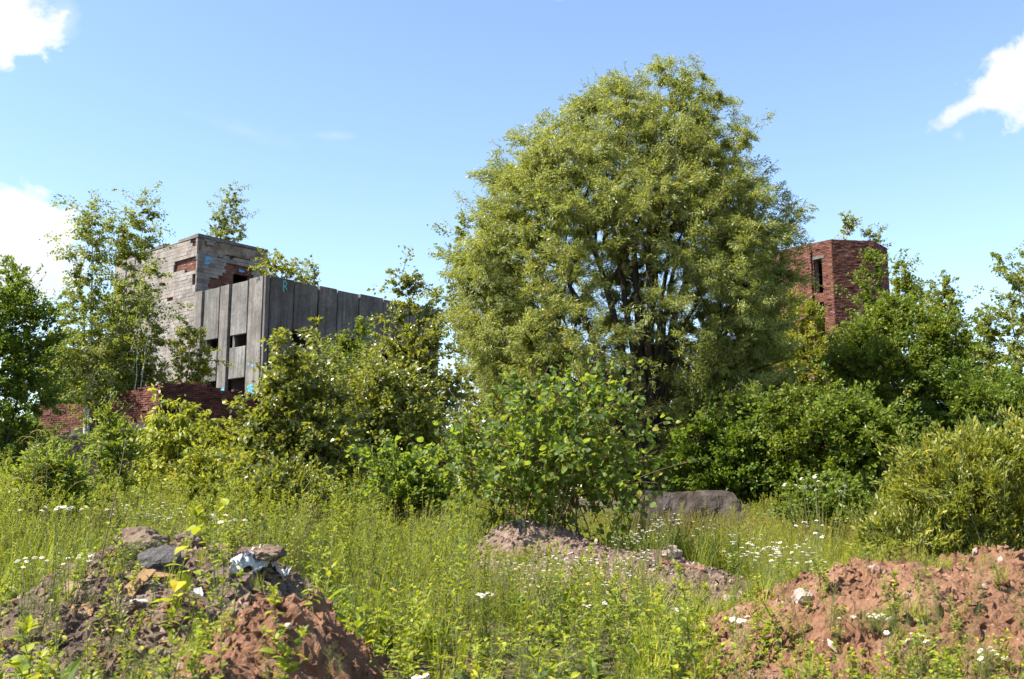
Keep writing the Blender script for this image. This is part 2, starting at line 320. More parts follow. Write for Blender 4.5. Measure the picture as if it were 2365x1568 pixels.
# ------------------------------------------------------------------ terrain and heaps
def base_h(x, y):
    y = np.asarray(y, float); x = np.asarray(x, float)
    yy = np.clip(y, -20, 45)
    return 0.34 + 0.02 * yy + 0.06 * vnoise(np.stack([x * .5, y * .5, 0 * x], -1), 3)
def softcap(h, c): return -np.log(np.exp(-h * 14) + np.exp(-c * 14)) / 14 + np.log(1 + np.exp(-c * 14)) / 14
def sg(x, c, s, p=2.0): return np.exp(-np.abs((x - c) / s) ** p)
def side(x, c, sl, sr, p=2.0): return np.where(x < c, np.exp(-np.abs((x - c) / sl) ** p), np.exp(-np.abs((x - c) / sr) ** p))
def worley(x, y, seed):
    xi = np.floor(x).astype(np.int64); yi = np.floor(y).astype(np.int64); best = np.full(np.shape(x), 9.0)
    for dx in (-1, 0, 1):
        for dy in (-1, 0, 1):
            h = ((xi + dx) * 374761393 + (yi + dy) * 668265263 + seed * 1274126177) & 0xffffffff; h = ((h ^ (h >> 13)) * 1274126177) & 0xffffffff; h = h ^ (h >> 16)
            px = xi + dx + (h & 0xff) / 255.0; py = yi + dy + ((h >> 8) & 0xff) / 255.0; best = np.minimum(best, np.hypot(x - px, y - py))
    return best
def clods(x, y, s, seed):
    p = np.stack([x, y, 0 * x], -1)
    q = p + .05 * np.stack([vnoise(p * 7, seed + 1), vnoise(p * 7, seed + 2), 0 * x], -1)
    a = fbm(q * s, 3, seed, .55); w1 = .55 - worley(q[..., 0] * 6.5, q[..., 1] * 6.5, seed + 3); w2 = .55 - worley(q[..., 0] * 15, q[..., 1] * 15, seed + 4); w3 = .5 - worley(q[..., 0] * 34, q[..., 1] * 34, seed + 5)
    rough = np.clip(.55 + .9 * vnoise(p * 1.9, seed + 7), .1, 1.3)
    return a * .050 + rough * (np.maximum(w1, -.1) * .095 + np.maximum(w2, -.15) * .075) + w3 * .030
HEAPS = {
 # name: (height function above base, bounds, clod size, clod amp)
 'rubble': (lambda x, y: .76 * side(x, -2.6, 1.5, 1.06, 3.4) * side(y, 8.35, 2.0, .75, 2.4) * (1 + .10 * vnoise(np.stack([x * 1.6, y * 1.6, 0 * x], -1), 41)) , (-6.2, -1.2, 4.6, 9.8), 3.4, 1.0),
 'clay_front': (lambda x, y: softcap(.70 * side(x + .12 * vnoise(np.stack([x * 3, y * 3, 0 * x], -1), 55), -1.28, .46, .48, 2.2) * side(y, 6.05, 1.35, .5, 2.0), .48 + .10 * vnoise(np.stack([x * 3.3, y * 3.3, 0 * x], -1), 56)) + .18 * side(x, -1.2, .9, .65, 2.2) * side(y, 5.0, .9, .8, 2), (-3.6, .4, 3.4, 7.6), 3.4, 1.2),
 'gravel': (lambda x, y: .80 * side(x, .15, .75, 1.15, 2.6) * side(y, 12.2, 1.4, .8, 2.2) + .42 * side(x, 1.7, .9, 1.0, 2.2) * side(y, 10.9, 1.2, .8, 2.2), (-1.8, 4.2, 8.6, 14.4), 3.0, .7),
 'clay_wide': (lambda x, y: .68 * side(x, 3.3, 1.72, 3.4, 3.8) * side(y, 7.75, 2.5, .75, 2.3) * (1 + .14 * vnoise(np.stack([x * 1.3, y * 1.3, 0 * x], -1), 47)), (1.2, 8.4, 3.9, 9.6), 2.6, 1.25),
}
def heap_h(k, x, y):
    f, b, cs, ca = HEAPS[k]; g = f(x, y)
    return g + clods(x, y, cs, hash(k) % 1 + len(k) * 7) * ca * np.clip(g * 4, 0, 1) - .05
def surf(x, y):
    x = np.asarray(x, float); y = np.asarray(y, float); b = base_h(x, y); h = b.copy() if hasattr(b, 'copy') else b
    for k in HEAPS: h = np.maximum(h, b + heap_h(k, x, y))
    return h
def heap_over(x, y): return surf(x, y) - base_h(x, y)
def hit(vx, vy, d0=3.2, d1=60):
    """where the view ray meets the ground or a heap"""
    r = ray(vx, vy); D = np.linspace(d0, d1, 3000); p = r[None, :] * D[:, None] + np.array([0, 0, EYE])
    below = np.nonzero(p[:, 2] < surf(p[:, 0], p[:, 1]))[0]
    q = p[below[0]] if len(below) else p[-1]
    return np.array([q[0], q[1], float(surf(q[0:1], q[1:2])[0])])
def gz(x, y): return float(surf(np.array([x]), np.array([y]))[0])

def sheet(xs, ys, zf):
    X, Y = np.meshgrid(xs, ys); Z = zf(X, Y); nx, ny = len(xs), len(ys)
    v = np.stack([X, Y, Z], -1).reshape(-1, 3); i = np.arange(nx * ny).reshape(ny, nx)
    q = np.stack([i[:-1, :-1], i[:-1, 1:], i[1:, 1:], i[1:, :-1]], -1).reshape(-1)
    return v, q
def warp(n, lo, hi, p=3.0):
    t = np.linspace(-1, 1, n); return np.where(t < 0, -np.abs(t) ** p * -lo, np.abs(t) ** p * hi)
mb = MB(); xs = warp(161, -600, 600, 3.2); ys = np.concatenate([warp(121, -300, 900, 3.2)[:60] , np.linspace(0, 45, 120), 45 + (np.linspace(0.02, 1, 50) ** 2.4) * 855])
v, q = sheet(xs, ys, base_h); mb.add(v, q, np.full(len(q) // 4, 4)); g = mb.build('ground', M_GROUND, smooth=True); g['kind'] = 'structure'
HEAP_INFO = {'rubble': ('rubble_heap', 'grey brown heap of rubble and soil strewn with broken boards', 'rubble heap', M_GREYSOIL),
 'clay_front': ('clay_heap', 'steep red clay mound in front of the grey rubble heap', 'soil heap', M_RED),
 'gravel': ('gravel_heap', 'low pinkish gravel mound below the broad-leaved bush', 'gravel heap', M_PINKSOIL),
 'clay_wide': ('clay_heap', 'wide red clay bank in the lower right corner, dotted with small weeds', 'soil heap', M_RED)}
for k, (f, b, cs, ca) in HEAPS.items():
    st = .018 if k != 'gravel' else .028
    mb = MB(); xs = np.arange(b[0], b[1], st); ys = np.arange(b[2], b[3], st)
    def zf(X, Y, k=k):
        h = heap_h(k, X, Y); p = np.stack([X, Y, 0 * X], -1)
        h = h + vnoise(p * 40, 6) * .006
        return base_h(X, Y) + h
    v, q = sheet(xs, ys, zf)
    # steep faces crumble sideways a little
    dv = np.stack([.030 * vnoise(v * 13, 71) + .014 * vnoise(v * 31, 74), .030 * vnoise(v * 13, 72) + .014 * vnoise(v * 31, 75), .022 * vnoise(v * 13, 73) + .012 * vnoise(v * 31, 76)], -1); v = v + dv * np.clip((v[:, 2] - base_h(v[:, 0], v[:, 1])) * 8, 0, 1)[:, None]
    mb.add(v, q, np.full(len(q) // 4, 4)); nm, lb, ct, mt_ = HEAP_INFO[k]; tag(mb.build(nm, mt_, smooth=False), lb, ct)

# ------------------------------------------------------------------ brickwork
def brick_face(mb, O, ex, ez, out, length, z0, topf, holes=(), bl=.25, bh=.075, gap=.013, depth=.12, jit=.008, mat=0, ragged=True, keep=None):
    """lays real bricks on a wall plane: O origin, ex along, ez up, out outward unit vectors"""
    n = int(math.ceil(length / bl)); rows = []
    zmax = max(topf(s) for s in np.linspace(0, length, 60))
    k = 0; z = z0
    while z + bh <= zmax + 1e-6:
        off = (k % 2) * bl * .5 + rng.normal(0, .01)
        s = -off
        while s < length:
            s0 = max(0, s); s1 = min(length, s + bl - gap); s += bl
            if s1 - s0 < .04: continue
            sm = (s0 + s1) / 2; zm = z + bh / 2
            for a, b_, c, d in holes:
                if c < zm < d:
                    if s0 < a < s1: s1 = a
                    elif s0 < b_ < s1: s0 = b_
            sm = (s0 + s1) / 2
            if s1 - s0 < .03: continue
            if zm > topf(sm) + (rng.normal(0, .03) if ragged else 0): continue
            if any(a < sm < b_ and c < zm < d for a, b_, c, d in holes): continue
            if keep is not None and not keep(sm, zm): continue
            rows.append((s0, s1, z, z + bh - gap))
        z += bh; k += 1
    if not rows: return
    R = np.array(rows); m = len(R)
    p = np.abs(rng.normal(0, jit, m)); p = np.where(rng.random(m) < .05, -rng.random(m) * .05, p)
    ex, ez, out, O = map(np.asarray, (ex, ez, out, O))
    cs = []
    for dd in (0, 1):
        for a, c in ((0, 2), (1, 2), (1, 3), (0, 3)):
            q = O + R[:, a, None] * ex + R[:, c, None] * ez + out * ((p if dd else np.full(m, -depth))[:, None])
            q = q + rng.normal(0, .0035, (m, 1)) * ez + rng.normal(0, .003, q.shape)
            cs.append(q)
    V = np.stack(cs, 1)   # m,8,3 : inner 0-3, outer 4-7
    F = np.array([(4, 5, 6, 7), (0, 1, 5, 4), (1, 2, 6, 5), (2, 3, 7, 6), (3, 0, 4, 7)])
    L = (np.arange(m)[:, None, None] * 8 + F[None]).ravel()
    mb.add(V.reshape(-1, 3), L, np.full(len(L) // 4, 4), mat)

# ------------------------------------------------------------------ ruined concrete building
TH = math.radians(49.5)
UA = np.array([math.cos(TH), math.sin(TH), 0]); VA = np.array([-math.sin(TH), math.cos(TH), 0]); ZA = np.array([0, 0, 1.0])
CT = P(616, 636, 60.0); BASE_Z = 1.0
C0 = np.array([CT[0], CT[1], BASE_Z]); PAR = CT[2] - BASE_Z        # parapet height above base
def on_left(vx, vy):      # plane u = 0 -> (v, z)
    r = ray(vx, vy); o = np.array([0, 0, EYE]); t = ((C0 - o) @ UA) / (r @ UA); q = o + r * t - C0; return q @ VA, q[2]
def on_right(vx, vy, v0=0.0):     # plane v = v0 -> (u, z)
    r = ray(vx, vy); o = np.array([0, 0, EYE]); t = ((C0 + VA * v0 - o) @ VA) / (r @ VA); q = o + r * t - C0; return q @ UA, q[2]
def Z2(zx, zy): return ((600 + zx * .41444) * .72591, (700 + zy * .41444) * .72591)       # from one close-up of the photograph
def Z3(zx, zy): return ((400 + zx * .2124) * .72591, (700 + zy * .2124) * .72591)
bld = thing('abandoned_building', 'ruined grey concrete building with stained wall panels and a taller stone clad block', 'building', C0, rz=TH)
# in the local frame x = along the right-hand front (u), y = along the left-hand front (v)
LVv = on_left(*Z3(1045, 1075))[0]              # where the panels of the left front end at the tall block
LU = 15.0
FLOOR = {}
def panel(lo, hi, mat=M_CONC, name='wall_panel'):
    m_ = MB(); m_.box(lo, hi); o = m_.build(name, mat, bld)
    bv = o.modifiers.new('bevel', 'BEVEL'); bv.width = .03; bv.segments = 2
    return o
GAP = .06
lb = [on_left(*Z2(zx, 700))[0] for zx in (580, 460, 322, 243, 115)] + [LVv]     # column boundaries, left front
def zl(zx, zy): return on_left(*Z2(zx, zy))[1]
w1t, w1b, w2t, w3t = zl(390, 878), zl(390, 972), zl(380, 1213), zl(390, 1350)
TILT = .0
cols_l = [(lb[0], lb[1], 'full'), (lb[1], lb[2], 'win'), (lb[2], lb[3], 'full'), (lb[3], lb[4], 'win'), (lb[4], lb[5], 'full')]
for i, (a, b, kind) in enumerate(cols_l):
    if kind == 'full':
        panel((-.11, a + .11, 0), (.16, b - .09, PAR - .02 * (i % 3)), M_CONC)
    else:
        panel((-.05, a + .10, w1t), (.2, b - .14, PAR - .05), M_CONCLIGHT)
        panel((-.05, a + .10, w2t), (.2, b - .14, w1b), M_CONCLIGHT)
        panel((-.05, a + .10, 0), (.2, b - .14, w3t - .9), M_CONC)
        panel((.2, b - .32, w1b - .01), (.5, b - GAP, w1t + .01), M_CONC, 'window_post')
rb = [0.0] + [on_right(*Z2(zx, zy))[0] for zx, zy in ((808, 470), (995, 510), (1138, 540), (1307, 580), (1490, 610))]
rb += [rb[-1] + 1.9, rb[-1] + 3.4, LU]
panel((-.14, -.14, 0), (.16, lb[0] - GAP, PAR), M_CONC, 'corner_panel')
for i in range(len(rb) - 1):
    a, b = rb[i], rb[i + 1]; a = a + (.17 if i == 0 else 0)
    if i in (1, 3, 5):
        panel((a + GAP, -.05, w1t + .3), (b - GAP, .2, PAR - .04), M_CONCLIGHT if i == 3 else M_CONC)
        panel((a + GAP, -.05, w2t), (b - GAP, .2, w1b), M_CONC)
        panel((a + GAP, -.05, 0), (b - GAP, .2, w3t - .9), M_CONC)
    else:
        panel((a + GAP, -.12, 0), (b - GAP, .16, PAR - .03 * (i % 2)), M_CONC)
TV = 11.0; TU = on_right(*Z3(2135, 440), LVv)[0]
TOP = on_right(*Z3(1055, 195), LVv)[1]
mb = MB()
roof_z = PAR - .9
mb.box((.17, .21, roof_z - .3), (LU, LVv - .02, roof_z))                         # roof slab
for zf_ in (w1b - .35, w2t - 3.0, .3): mb.box((.52, .52, zf_ - .25), (LU - .3, LVv - .05, zf_))    # floors
mb.box((LU - .28, .2, 0), (LU, LVv, PAR)); mb.box((.17, LVv - .3, 0), (LU - .3, LVv - .03, roof_z - .32))
mb.box((4.4, .6, 0), (4.65, LVv - .32, roof_z - .32)); mb.box((.6, 4.0, 0), (4.38, 4.2, roof_z - .32))
mb.build('inner_structure', M_INNER, bld)
# tall block: brick core with a window opening in the roof-side face, stone slabs over it
wu0, wz1 = on_right(*Z3(1632, 790), LVv); wu1 = on_right(*Z3(1875, 840), LVv)[0]; wz0 = wz1 - 2.0
mb = MB()
mb.box((.16, LVv + .16, 0), (TU - .02, LVv + .45, roof_z + .1), 0)
mb.box((.16, LVv + .45, 0), (.45, LVv + TV, TOP - .1)); mb.box((TU - .30, LVv + .45, 0), (TU - .02, LVv + TV, TOP - .1)); mb.box((.46, LVv + TV - .3, 0), (TU - .31, LVv + TV - .02, TOP - .1))
mb.box((.16, LVv + .16, roof_z + .1), (wu0, LVv + .45, TOP - .1)); mb.box((wu1, LVv + .16, roof_z + .1), (TU - .02, LVv + .45, TOP - .1))
mb.box((wu0, LVv + .16, wz1), (wu1, LVv + .45, TOP - .1)); mb.box((wu0, LVv + .16, roof_z + .1), (wu1, LVv + .45, wz0))
mb.box((.46, LVv + .46, TOP - .75), (TU - .31, LVv + TV - .31, TOP - .5)); mb.box((.46, LVv + .46, roof_z - .5), (TU - .31, LVv + TV - .31, roof_z - .2))
mb.build('block_core', M_MORTAR, bld)
mb = MB()
X_, Y_ = np.array([1.0, 0, 0]), np.array([0, 1.0, 0])
brick_face(mb, (0.15, LVv + .15, 0), X_, ZA, -Y_, TU - .2, roof_z - .5, lambda s: TOP - .12, holes=[(wu0 - .15, wu1 - .15, wz0, wz1)])
brick_face(mb, (0.15, LVv + .05, 0), Y_, ZA, -X_, TV, roof_z - 1.2, lambda s: TOP - .3, mat=0)
mb.build('brick_wall', M_BRICKT, bld)
def inpoly(x, y, poly):
    c = False; j = len(poly) - 1
    for i in range(len(poly)):
        xi, yi = poly[i]; xj, yj = poly[j]
        if (yi > y) != (yj > y) and x < (xj - xi) * (y - yi) / (yj - yi) + xi: c = not c
        j = i
    return c
PR1 = [on_right(*Z3(*p), LVv) for p in ((1062,258),(1190,282),(1195,365),(1312,402),(1345,312),(1540,348),(1640,372),(2150,442),(2150,640),(1950,600),(1700,560),(1510,520),(1430,570),(1300,500),(1062,468))]
PR2 = [on_right(*Z3(*p), LVv) for p in ((1500,620),(1850,690),(1900,700),(1900,860),(1870,830),(1640,790),(1620,950),(1500,1000),(1225,1040),(1240,920),(1280,840),(1370,860),(1440,800),(1500,770),(1480,700))]
PL = [[on_left(*Z3(*p)) for p in poly] for poly in (
    ((1060,525),(1060,750),(940,772),(730,762),(718,690),(780,600)), ((620,330),(790,290),(785,325),(620,372)), ((945,295),(1060,250),(1060,412),(1020,402),(970,330)),
    ((620,1190),(705,1165),(705,1210),(620,1230)), ((870,740),(1050,700),(1050,760),(920,775)), ((1010,800),(1060,790),(1060,970),(1000,960)), ((110,480),(420,400),(420,470),(160,600)), ((500,960),(545,935),(545,990),(500,1000)))]
def cladding(mb, plane, s0, s1, z0, z1, miss, hole=None):
    ch = .245; z = z0
    while z < z1 - .05:
        h = min(ch, z1 - z); s = s0 - rng.random() * .6
        while s < s1:
            w = rng.choice([.55, .8, 1.1, 1.4]) * rng.uniform(.85, 1.15); a, b = max(s, s0), min(s + w, s1); s += w
            if b - a < .08: continue
            n = max(1, int((b - a) / .18)); ed = np.linspace(a, b, n + 1)
            keep = [not any(inpoly((ed[i] + ed[i + 1]) / 2, z + h / 2, p) for p in miss) and not (hole and hole[0] - .1 < (ed[i] + ed[i + 1]) / 2 < hole[1] + .1 and hole[2] < z + h / 2 < hole[3] + .05) for i in range(n)]
            i = 0
            while i < n:
                if not keep[i]: i += 1; continue
                j = i
                while j < n and keep[j]: j += 1
                a2, b2 = ed[i], ed[j]; t = rng.uniform(.0, .022); e0 = rng.normal(0, .02) if i else 0; e1 = rng.normal(0, .03) if j < n else 0
                g_ = .007
                pts = [(a2 + g_, z + g_), (b2 - g_ + e1, z + g_), (b2 - g_ - e1, z + h - g_), (a2 + g_ + e0, z + h - g_)]
                if plane == 'R': V = [(p[0], LVv + .11, p[1]) for p in pts] + [(p[0], LVv - .02 - t + rng.normal(0, .004), p[1]) for p in pts]; F = [(4,5,6,7),(0,1,5,4),(1,2,6,5),(2,3,7,6),(3,0,4,7)]
                else: V = [(.11, p[0], p[1]) for p in pts] + [(-.02 - t + rng.normal(0, .004), p[0], p[1]) for p in pts]; F = [(7,6,5,4),(4,5,1,0),(5,6,2,1),(6,7,3,2),(7,4,0,3)]
                mb.faces(V, F); i = j
        z += h
mb = MB()
cladding(mb, 'R', 0.0, TU, roof_z - .6, TOP - .26, [PR1, PR2], (wu0, wu1, wz0 - .5, wz1))
cladding(mb, 'L', LVv + .02, LVv + TV, 0.0, TOP - .26, PL)
mb.build('stone_cladding', M_STONE, bld)
# rough core masonry showing where slabs have fallen
us = np.arange(0, TU + .05, .07); zs = np.arange(roof_z + .2, TOP - .2, .07); mb = MB(); q = []; idx = {}
V = []
for i, u in enumerate(us):
    for j, z in enumerate(zs):
        idx[i, j] = len(V); V.append((u, LVv + .045 + .05 * float(fbm(np.array([u * 3.1, z * 4.2, 0.]), 3, 8)), z))
for i in range(len(us) - 1):
    for j in range(len(zs) - 1):
        uc, zc = (us[i] + us[i+1]) / 2, (zs[j] + zs[j+1]) / 2
        if inpoly(uc, zc, PR1): q.append((idx[i, j], idx[i+1, j], idx[i+1, j+1], idx[i, j+1]))
mb.faces(V, q); mb.build('rough_masonry', M_ROUGH, bld)
mb = MB()      # coping on top of the tall block, partly broken away on the left front
cu = on_right(*Z3(1640, 370), LVv)[0]
mb.box((-.05, LVv - .06, TOP - .25), (cu, LVv + .4, TOP), jit=.006); mb.box((cu + .01, LVv + .0, TOP - .22), (TU, LVv + .4, TOP - .03), jit=.01)
cv = [on_left(*Z3(zx, zy))[0] for zx, zy in ((960, 240), (800, 290), (610, 345), (430, 400))]
mb.box((-.05, LVv + .41, TOP - .25), (.4, cv[0], TOP - .01), jit=.006); mb.box((-.03, cv[0] + .02, TOP - .25), (.4, cv[1], TOP - .04), jit=.01)
mb.box((.02, cv[1] + .02, TOP - .25), (.4, cv[2], TOP - .19), jit=.01); mb.box((-.05, cv[2] + .02, TOP - .25), (.4, cv[3], TOP - .02), jit=.008); mb.box((-.02, cv[3] + .02, TOP - .25), (.4, LVv + TV, TOP - .06), jit=.008)
mb.build('coping', M_CONC, bld)
pu, pz = on_right(*Z3(1575, 562), LVv); mb = MB()
an = np.linspace(0, 2 * math.pi, 13)[:-1]
V = [(pu + .13 * math.cos(a), LVv - d, pz + .13 * math.sin(a)) for d in (-.1, .18) for a in an] + [(pu + .09 * math.cos(a), LVv - d, pz + .09 * math.sin(a)) for d in (.18, -.05) for a in an]
F = [(k, (k + 1) % 12, 12 + (k + 1) % 12, 12 + k) for k in range(12)] + [(12 + k, 12 + (k + 1) % 12, 24 + (k + 1) % 12, 24 + k) for k in range(12)] + [(24 + k, 24 + (k + 1) % 12, 36 + (k + 1) % 12, 36 + k) for k in range(12)]
mb.faces(V, F); mb.build('drain_pipe', M_CONCDARK, bld)
# graffiti: paint strokes on the walls
def stroke(mb, plane, pts, w, off, v0=0.0, mat=0):
    pts = np.array(pts, float); d = norm(np.gradient(pts, axis=0)); nn = np.stack([-d[:, 1], d[:, 0]], -1); A = pts + nn * w / 2; B = pts - nn * w / 2
    f3 = (lambda p: (p[0], v0 - off, p[1])) if plane == 'R' else (lambda p: (-off, p[0], p[1]))
    V = [f3(p) for p in A] + [f3(p) for p in B]; n = len(pts)
    mb.faces(V, [(i, i + 1, n + i + 1, n + i) for i in range(n - 1)], mat)
mb = MB()
ru, rz_ = on_right(*Z2(718, 545)); ru2, rz2 = on_right(*Z2(748, 470)); W, H = ru2 - ru, rz2 - rz_
T_ = lambda a, b: (ru + a * W, rz_ + b * H)
stroke(mb, 'R', [T_(0, 0), T_(0, .3), T_(.02, .6), T_(.05, 1.)], .055, .125)
stroke(mb, 'R', [T_(-.1, .95), T_(.3, 1.0), T_(.75, .86), T_(.85, .7), T_(.6, .5), T_(.1, .40)], .055, .128)
stroke(mb, 'R', [T_(.1, .40), T_(.5, .42), T_(.85, .25), T_(1.0, .16)], .055, .131); stroke(mb, 'R', [T_(-.1, .0), T_(.1, -.03), T_(.25, .03)], .05, .134)
mb.build('graffiti', M_TEAL, bld)
for tagset in ((((1190,565),(1240,560),(1280,590)), ((1190,600),(1230,585),(1280,612)), ((1200,560),(1195,610)), ((1235,565),(1240,610)), ((1165,640),(1210,655),(1255,640)), ((1180,655),(1230,640)), ((1200,605),(1205,645))), (((1690,740),(1720,760),(1770,775)), ((1700,775),(1690,745),(1740,785)))):
    mb = MB()
    for k_, pts in enumerate(tagset): stroke(mb, 'R', [on_right(*Z3(*p), LVv) for p in pts], .10, .052 + .002 * k_, LVv)
    mb.build('graffiti', M_BLUE, bld)
for tagset in ((((460,1350),(462,1290),(480,1268),(500,1268),(515,1290),(517,1350)), ((470,1340),(475,1290)), ((500,1340),(497,1285)), ((470,1315),(515,1312)), ((485,1345),(488,1275)), ((508,1345),(508,1290))), (((465,1110),(475,1105)),), (((500,1100),(506,1125)),), (((240,1300),(262,1320),(285,1290)), ((250,1330),(270,1300),(285,1320)))):
    mb = MB()
    for k_, pts in enumerate(tagset): stroke(mb, 'L', [on_left(*Z2(*p)) for p in pts], .13, .118 + .002 * k_)
    mb.build('graffiti', M_BLUE, bld)

# ------------------------------------------------------------------ octagonal brick tower
A0 = P(1919.7, 550.6, 48.0); zt = A0[2]
def at_z(vx, vy): r = ray(vx, vy); return r * ((zt - EYE) / r[2]) + np.array([0, 0, EYE])
A1 = at_z(2017, 554.5); A2 = at_z(2048.5, 571); Am = at_z(1832, 569)
tow = thing('brick_tower', 'ruined many-sided red brick tower with a dark slot window', 'tower', (A0[0], A0[1], .8))
ring = [Am, A0, A1, A2]
d = norm(A2 - Am); nb = np.array([-d[1], d[0], 0])
back = [A2 + nb * 3.2 - d * .3, A1 + nb * 7.0, A0 + nb * 7.6 - d * .6, Am + nb * 5.2 - d * 1.2, Am + nb * 2.2 - d * 1.6]
ring = np.array(ring + back); ring[:, 2] = 0; H = zt - .8; ring0 = ring - np.array([A0[0], A0[1], 0])
cen = ring0.mean(0)
mb = MB(); mc = MB()
def on_facet(p, q, vx, vy):
    e = norm(q - p); nrm_ = np.array([e[1], -e[0], 0]); o = np.array([-A0[0], -A0[1], EYE - .8]); r = ray(vx, vy)
    t = ((p - o) @ nrm_) / (r @ nrm_); w = o + r * t; return (w - p) @ e, w[2]
for i in range(len(ring0)):
    p, q = ring0[i], ring0[(i + 1) % len(ring0)]; e = norm(q - p); outv = np.array([e[1], -e[0], 0]); ln = np.linalg.norm(q - p)
    holes = []
    if i == 0:
        s0, z1 = on_facet(p, q, 1879, 600); s1 = on_facet(p, q, 1898, 600)[0]; z0 = on_facet(p, q, 1898, 680)[1]
        holes = [(s0, s1, z0 + .1, z1), (s0, s1, z0 - 3.2, z0 - .35), (s0, s1, z0 - 7, z0 - 3.9)]
        SLOT = (s0, s1, z1, z0)
    brick_face(mb, p, e, ZA, outv, ln, 0, lambda s: H, holes, ragged=False, jit=.012, depth=.13)
    inn = -outv * .14
    def wall(a, b, za, zb):
        V = [p + e * a + inn + ZA * za, p + e * b + inn + ZA * za, p + e * b + inn + ZA * zb, p + e * a + inn + ZA * zb]; W = [v_ - outv * .3 for v_ in V]
        mc.faces(V + W, [(0,1,2,3),(7,6,5,4),(0,4,5,1),(1,5,6,2),(2,6,7,3),(3,7,4,0)])
    if holes:
        wall(.1, s0, 0, H - .05); wall(s1, ln - .1, 0, H - .05); wall(s0, s1, z1, H - .05); wall(s0, s1, z0 - .35, z0 + .1); wall(s0, s1, z0 - 3.9, z0 - 3.2); wall(s0, s1, 0, z0 - 7)
        ml = MB(); V = [p + e * a + outv * o_ + ZA * z_ for o_ in (-.13, .03) for a, z_ in ((s0 - .15, z1), (s1 + .15, z1), (s1 + .15, z1 + .14), (s0 - .15, z1 + .14))]
        ml.faces(V, [(4,5,6,7),(0,1,5,4),(1,2,6,5),(2,3,7,6),(3,0,4,7),(3,2,1,0)]); ml.build('lintel', M_CONCLIGHT, tow)
    else: wall(.1, ln - .1, 0, H - .05)
# pilaster strip just left of the slot
p, q = ring0[0], ring0[1]; e = norm(q - p); outv = np.array([e[1], -e[0], 0])
brick_face(mb, p + outv * .12, e, ZA, outv, SLOT[0] - .08, 0, lambda s: H - .25, ragged=False, jit=.012, depth=.13)
roofv = np.array([r_ + (cen - r_) * .06 for r_ in ring0]); 
mc.faces([tuple(v_ + ZA * (H - .6)) for v_ in roofv] + [tuple(v_ + ZA * (H - .9)) for v_ in roofv], [tuple(range(len(roofv))), tuple(range(2 * len(roofv) - 1, len(roofv) - 1, -1))])
mb.build('brick_wall', M_BRICKT, tow); mc.build('wall_core', M_MORTAR, tow)

# ------------------------------------------------------------------ ruined low brick wall on a concrete footing
def wall_seg(name, label, va, vb, D0, D1, prof, zbot_v, thick=.38, mat=M_BRICK, footing=None, cat='brick wall'):
    a = P(va, 1000, D0); b = P(vb, 1000, D1); a[2] = b[2] = 0; e = norm(b - a); outv = np.array([e[1], -e[0], 0]); ln = np.linalg.norm(b - a)
    zb = P(va, zbot_v, D0)[2]
    root = thing(name, label, cat, (a[0], a[1], zb))
    pv = np.array([x for x, _ in prof], float); pz = []
    for x, y in prof:
        t = (x - va) / (vb - va); D = D0 + (D1 - D0) * t; pz.append(P(x, y, D)[2] - zb)
    ps = (pv - va) / (vb - va) * ln
    topf = lambda s: float(np.interp(s, ps, pz))
    mb = MB(); O = np.zeros(3)
    brick_face(mb, O, e, ZA, outv, ln, 0, topf, jit=.014, depth=.13)
    brick_face(mb, O - outv * thick, e, ZA, -outv, ln, 0, lambda s: topf(s) - .05, jit=.014, depth=.13)
    for s_, dr in ((0, -e), (ln, e)):
        brick_face(mb, O + e * s_ - outv * thick, outv, ZA, dr, thick, 0, lambda s: topf(abs(s_ - .05)), jit=.014, depth=.13)
    # loose top course bricks
    for s_ in np.arange(.1, ln, .16):
        if rng.random() < .55:
            z_ = topf(s_) - .02 ; c = O + e * s_ - outv * rng.uniform(.12, .3) + ZA * z_
            V = [c + e * sx * .12 + outv * sy * .06 + ZA * sz * .035 + rng.normal(0, .008, 3) for sx in (-1, 1) for sy in (-1, 1) for sz in (-1, 1)]
            mb.faces(V, [(0,1,3,2),(4,6,7,5),(0,4,5,1),(2,3,7,6),(0,2,6,4),(1,5,7,3)])
    mb.build('bricks', mat, root)
    mc = MB(); n = 40; ss = np.linspace(.12, ln - .12, n); V = []
    for s_ in ss:
        t_ = topf(s_) - .14
        for o_ in (-.12, -thick + .12): V += [e * s_ + outv * o_, e * s_ + outv * o_ + ZA * t_]
    F = []
    for i in range(n - 1):
        k = i * 4; F += [(k, k + 4, k + 5, k + 1), (k + 2, k + 3, k + 7, k + 6), (k + 1, k + 5, k + 7, k + 3)]
    F += [(0, 1, 3, 2), (4 * n - 4, 4 * n - 2, 4 * n - 1, 4 * n - 3)]
    mc.faces(V, F); mc.build('mortar_core', M_MORTAR, root)
    if footing: footing(root, e, outv, ln)
    return root
def footing_main(root, e, outv, ln):
    s = -.25
    for w in (1.15, .95, 1.3, 1.2, 1.0, 1.1):
        m_ = MB(); d = rng.uniform(.06, .2); V = []
        for o_ in (-.6, d):
            for s_, z_ in ((s, -1.5), (s + w - .03, -1.5), (s + w - .03, -.02), (s, -.02)): V.append(e * s_ + outv * o_ + ZA * z_ + rng.normal(0, .012, 3))
        m_.faces(V, [(4,5,6,7),(0,1,5,4),(1,2,6,5),(2,3,7,6),(3,0,4,7),(3,2,1,0)])
        o = m_.build('footing_block', M_CONCDARK, root); bv = o.modifiers.new('bevel', 'BEVEL'); bv.width = .03; bv.segments = 2
        s += w
        if s > ln + .3: break
ruin = wall_seg('brick_wall', 'ruined red brick wall with a crumbling stepped top on a concrete footing', 363, 602, 33.5, 36.6,
    [(363, 900), (366, 896), (368, 886), (425, 884), (478, 887), (480, 893), (497, 895), (499, 902), (528, 904), (552, 904), (556, 911), (575, 908), (602, 914)], 985, footing=footing_main)
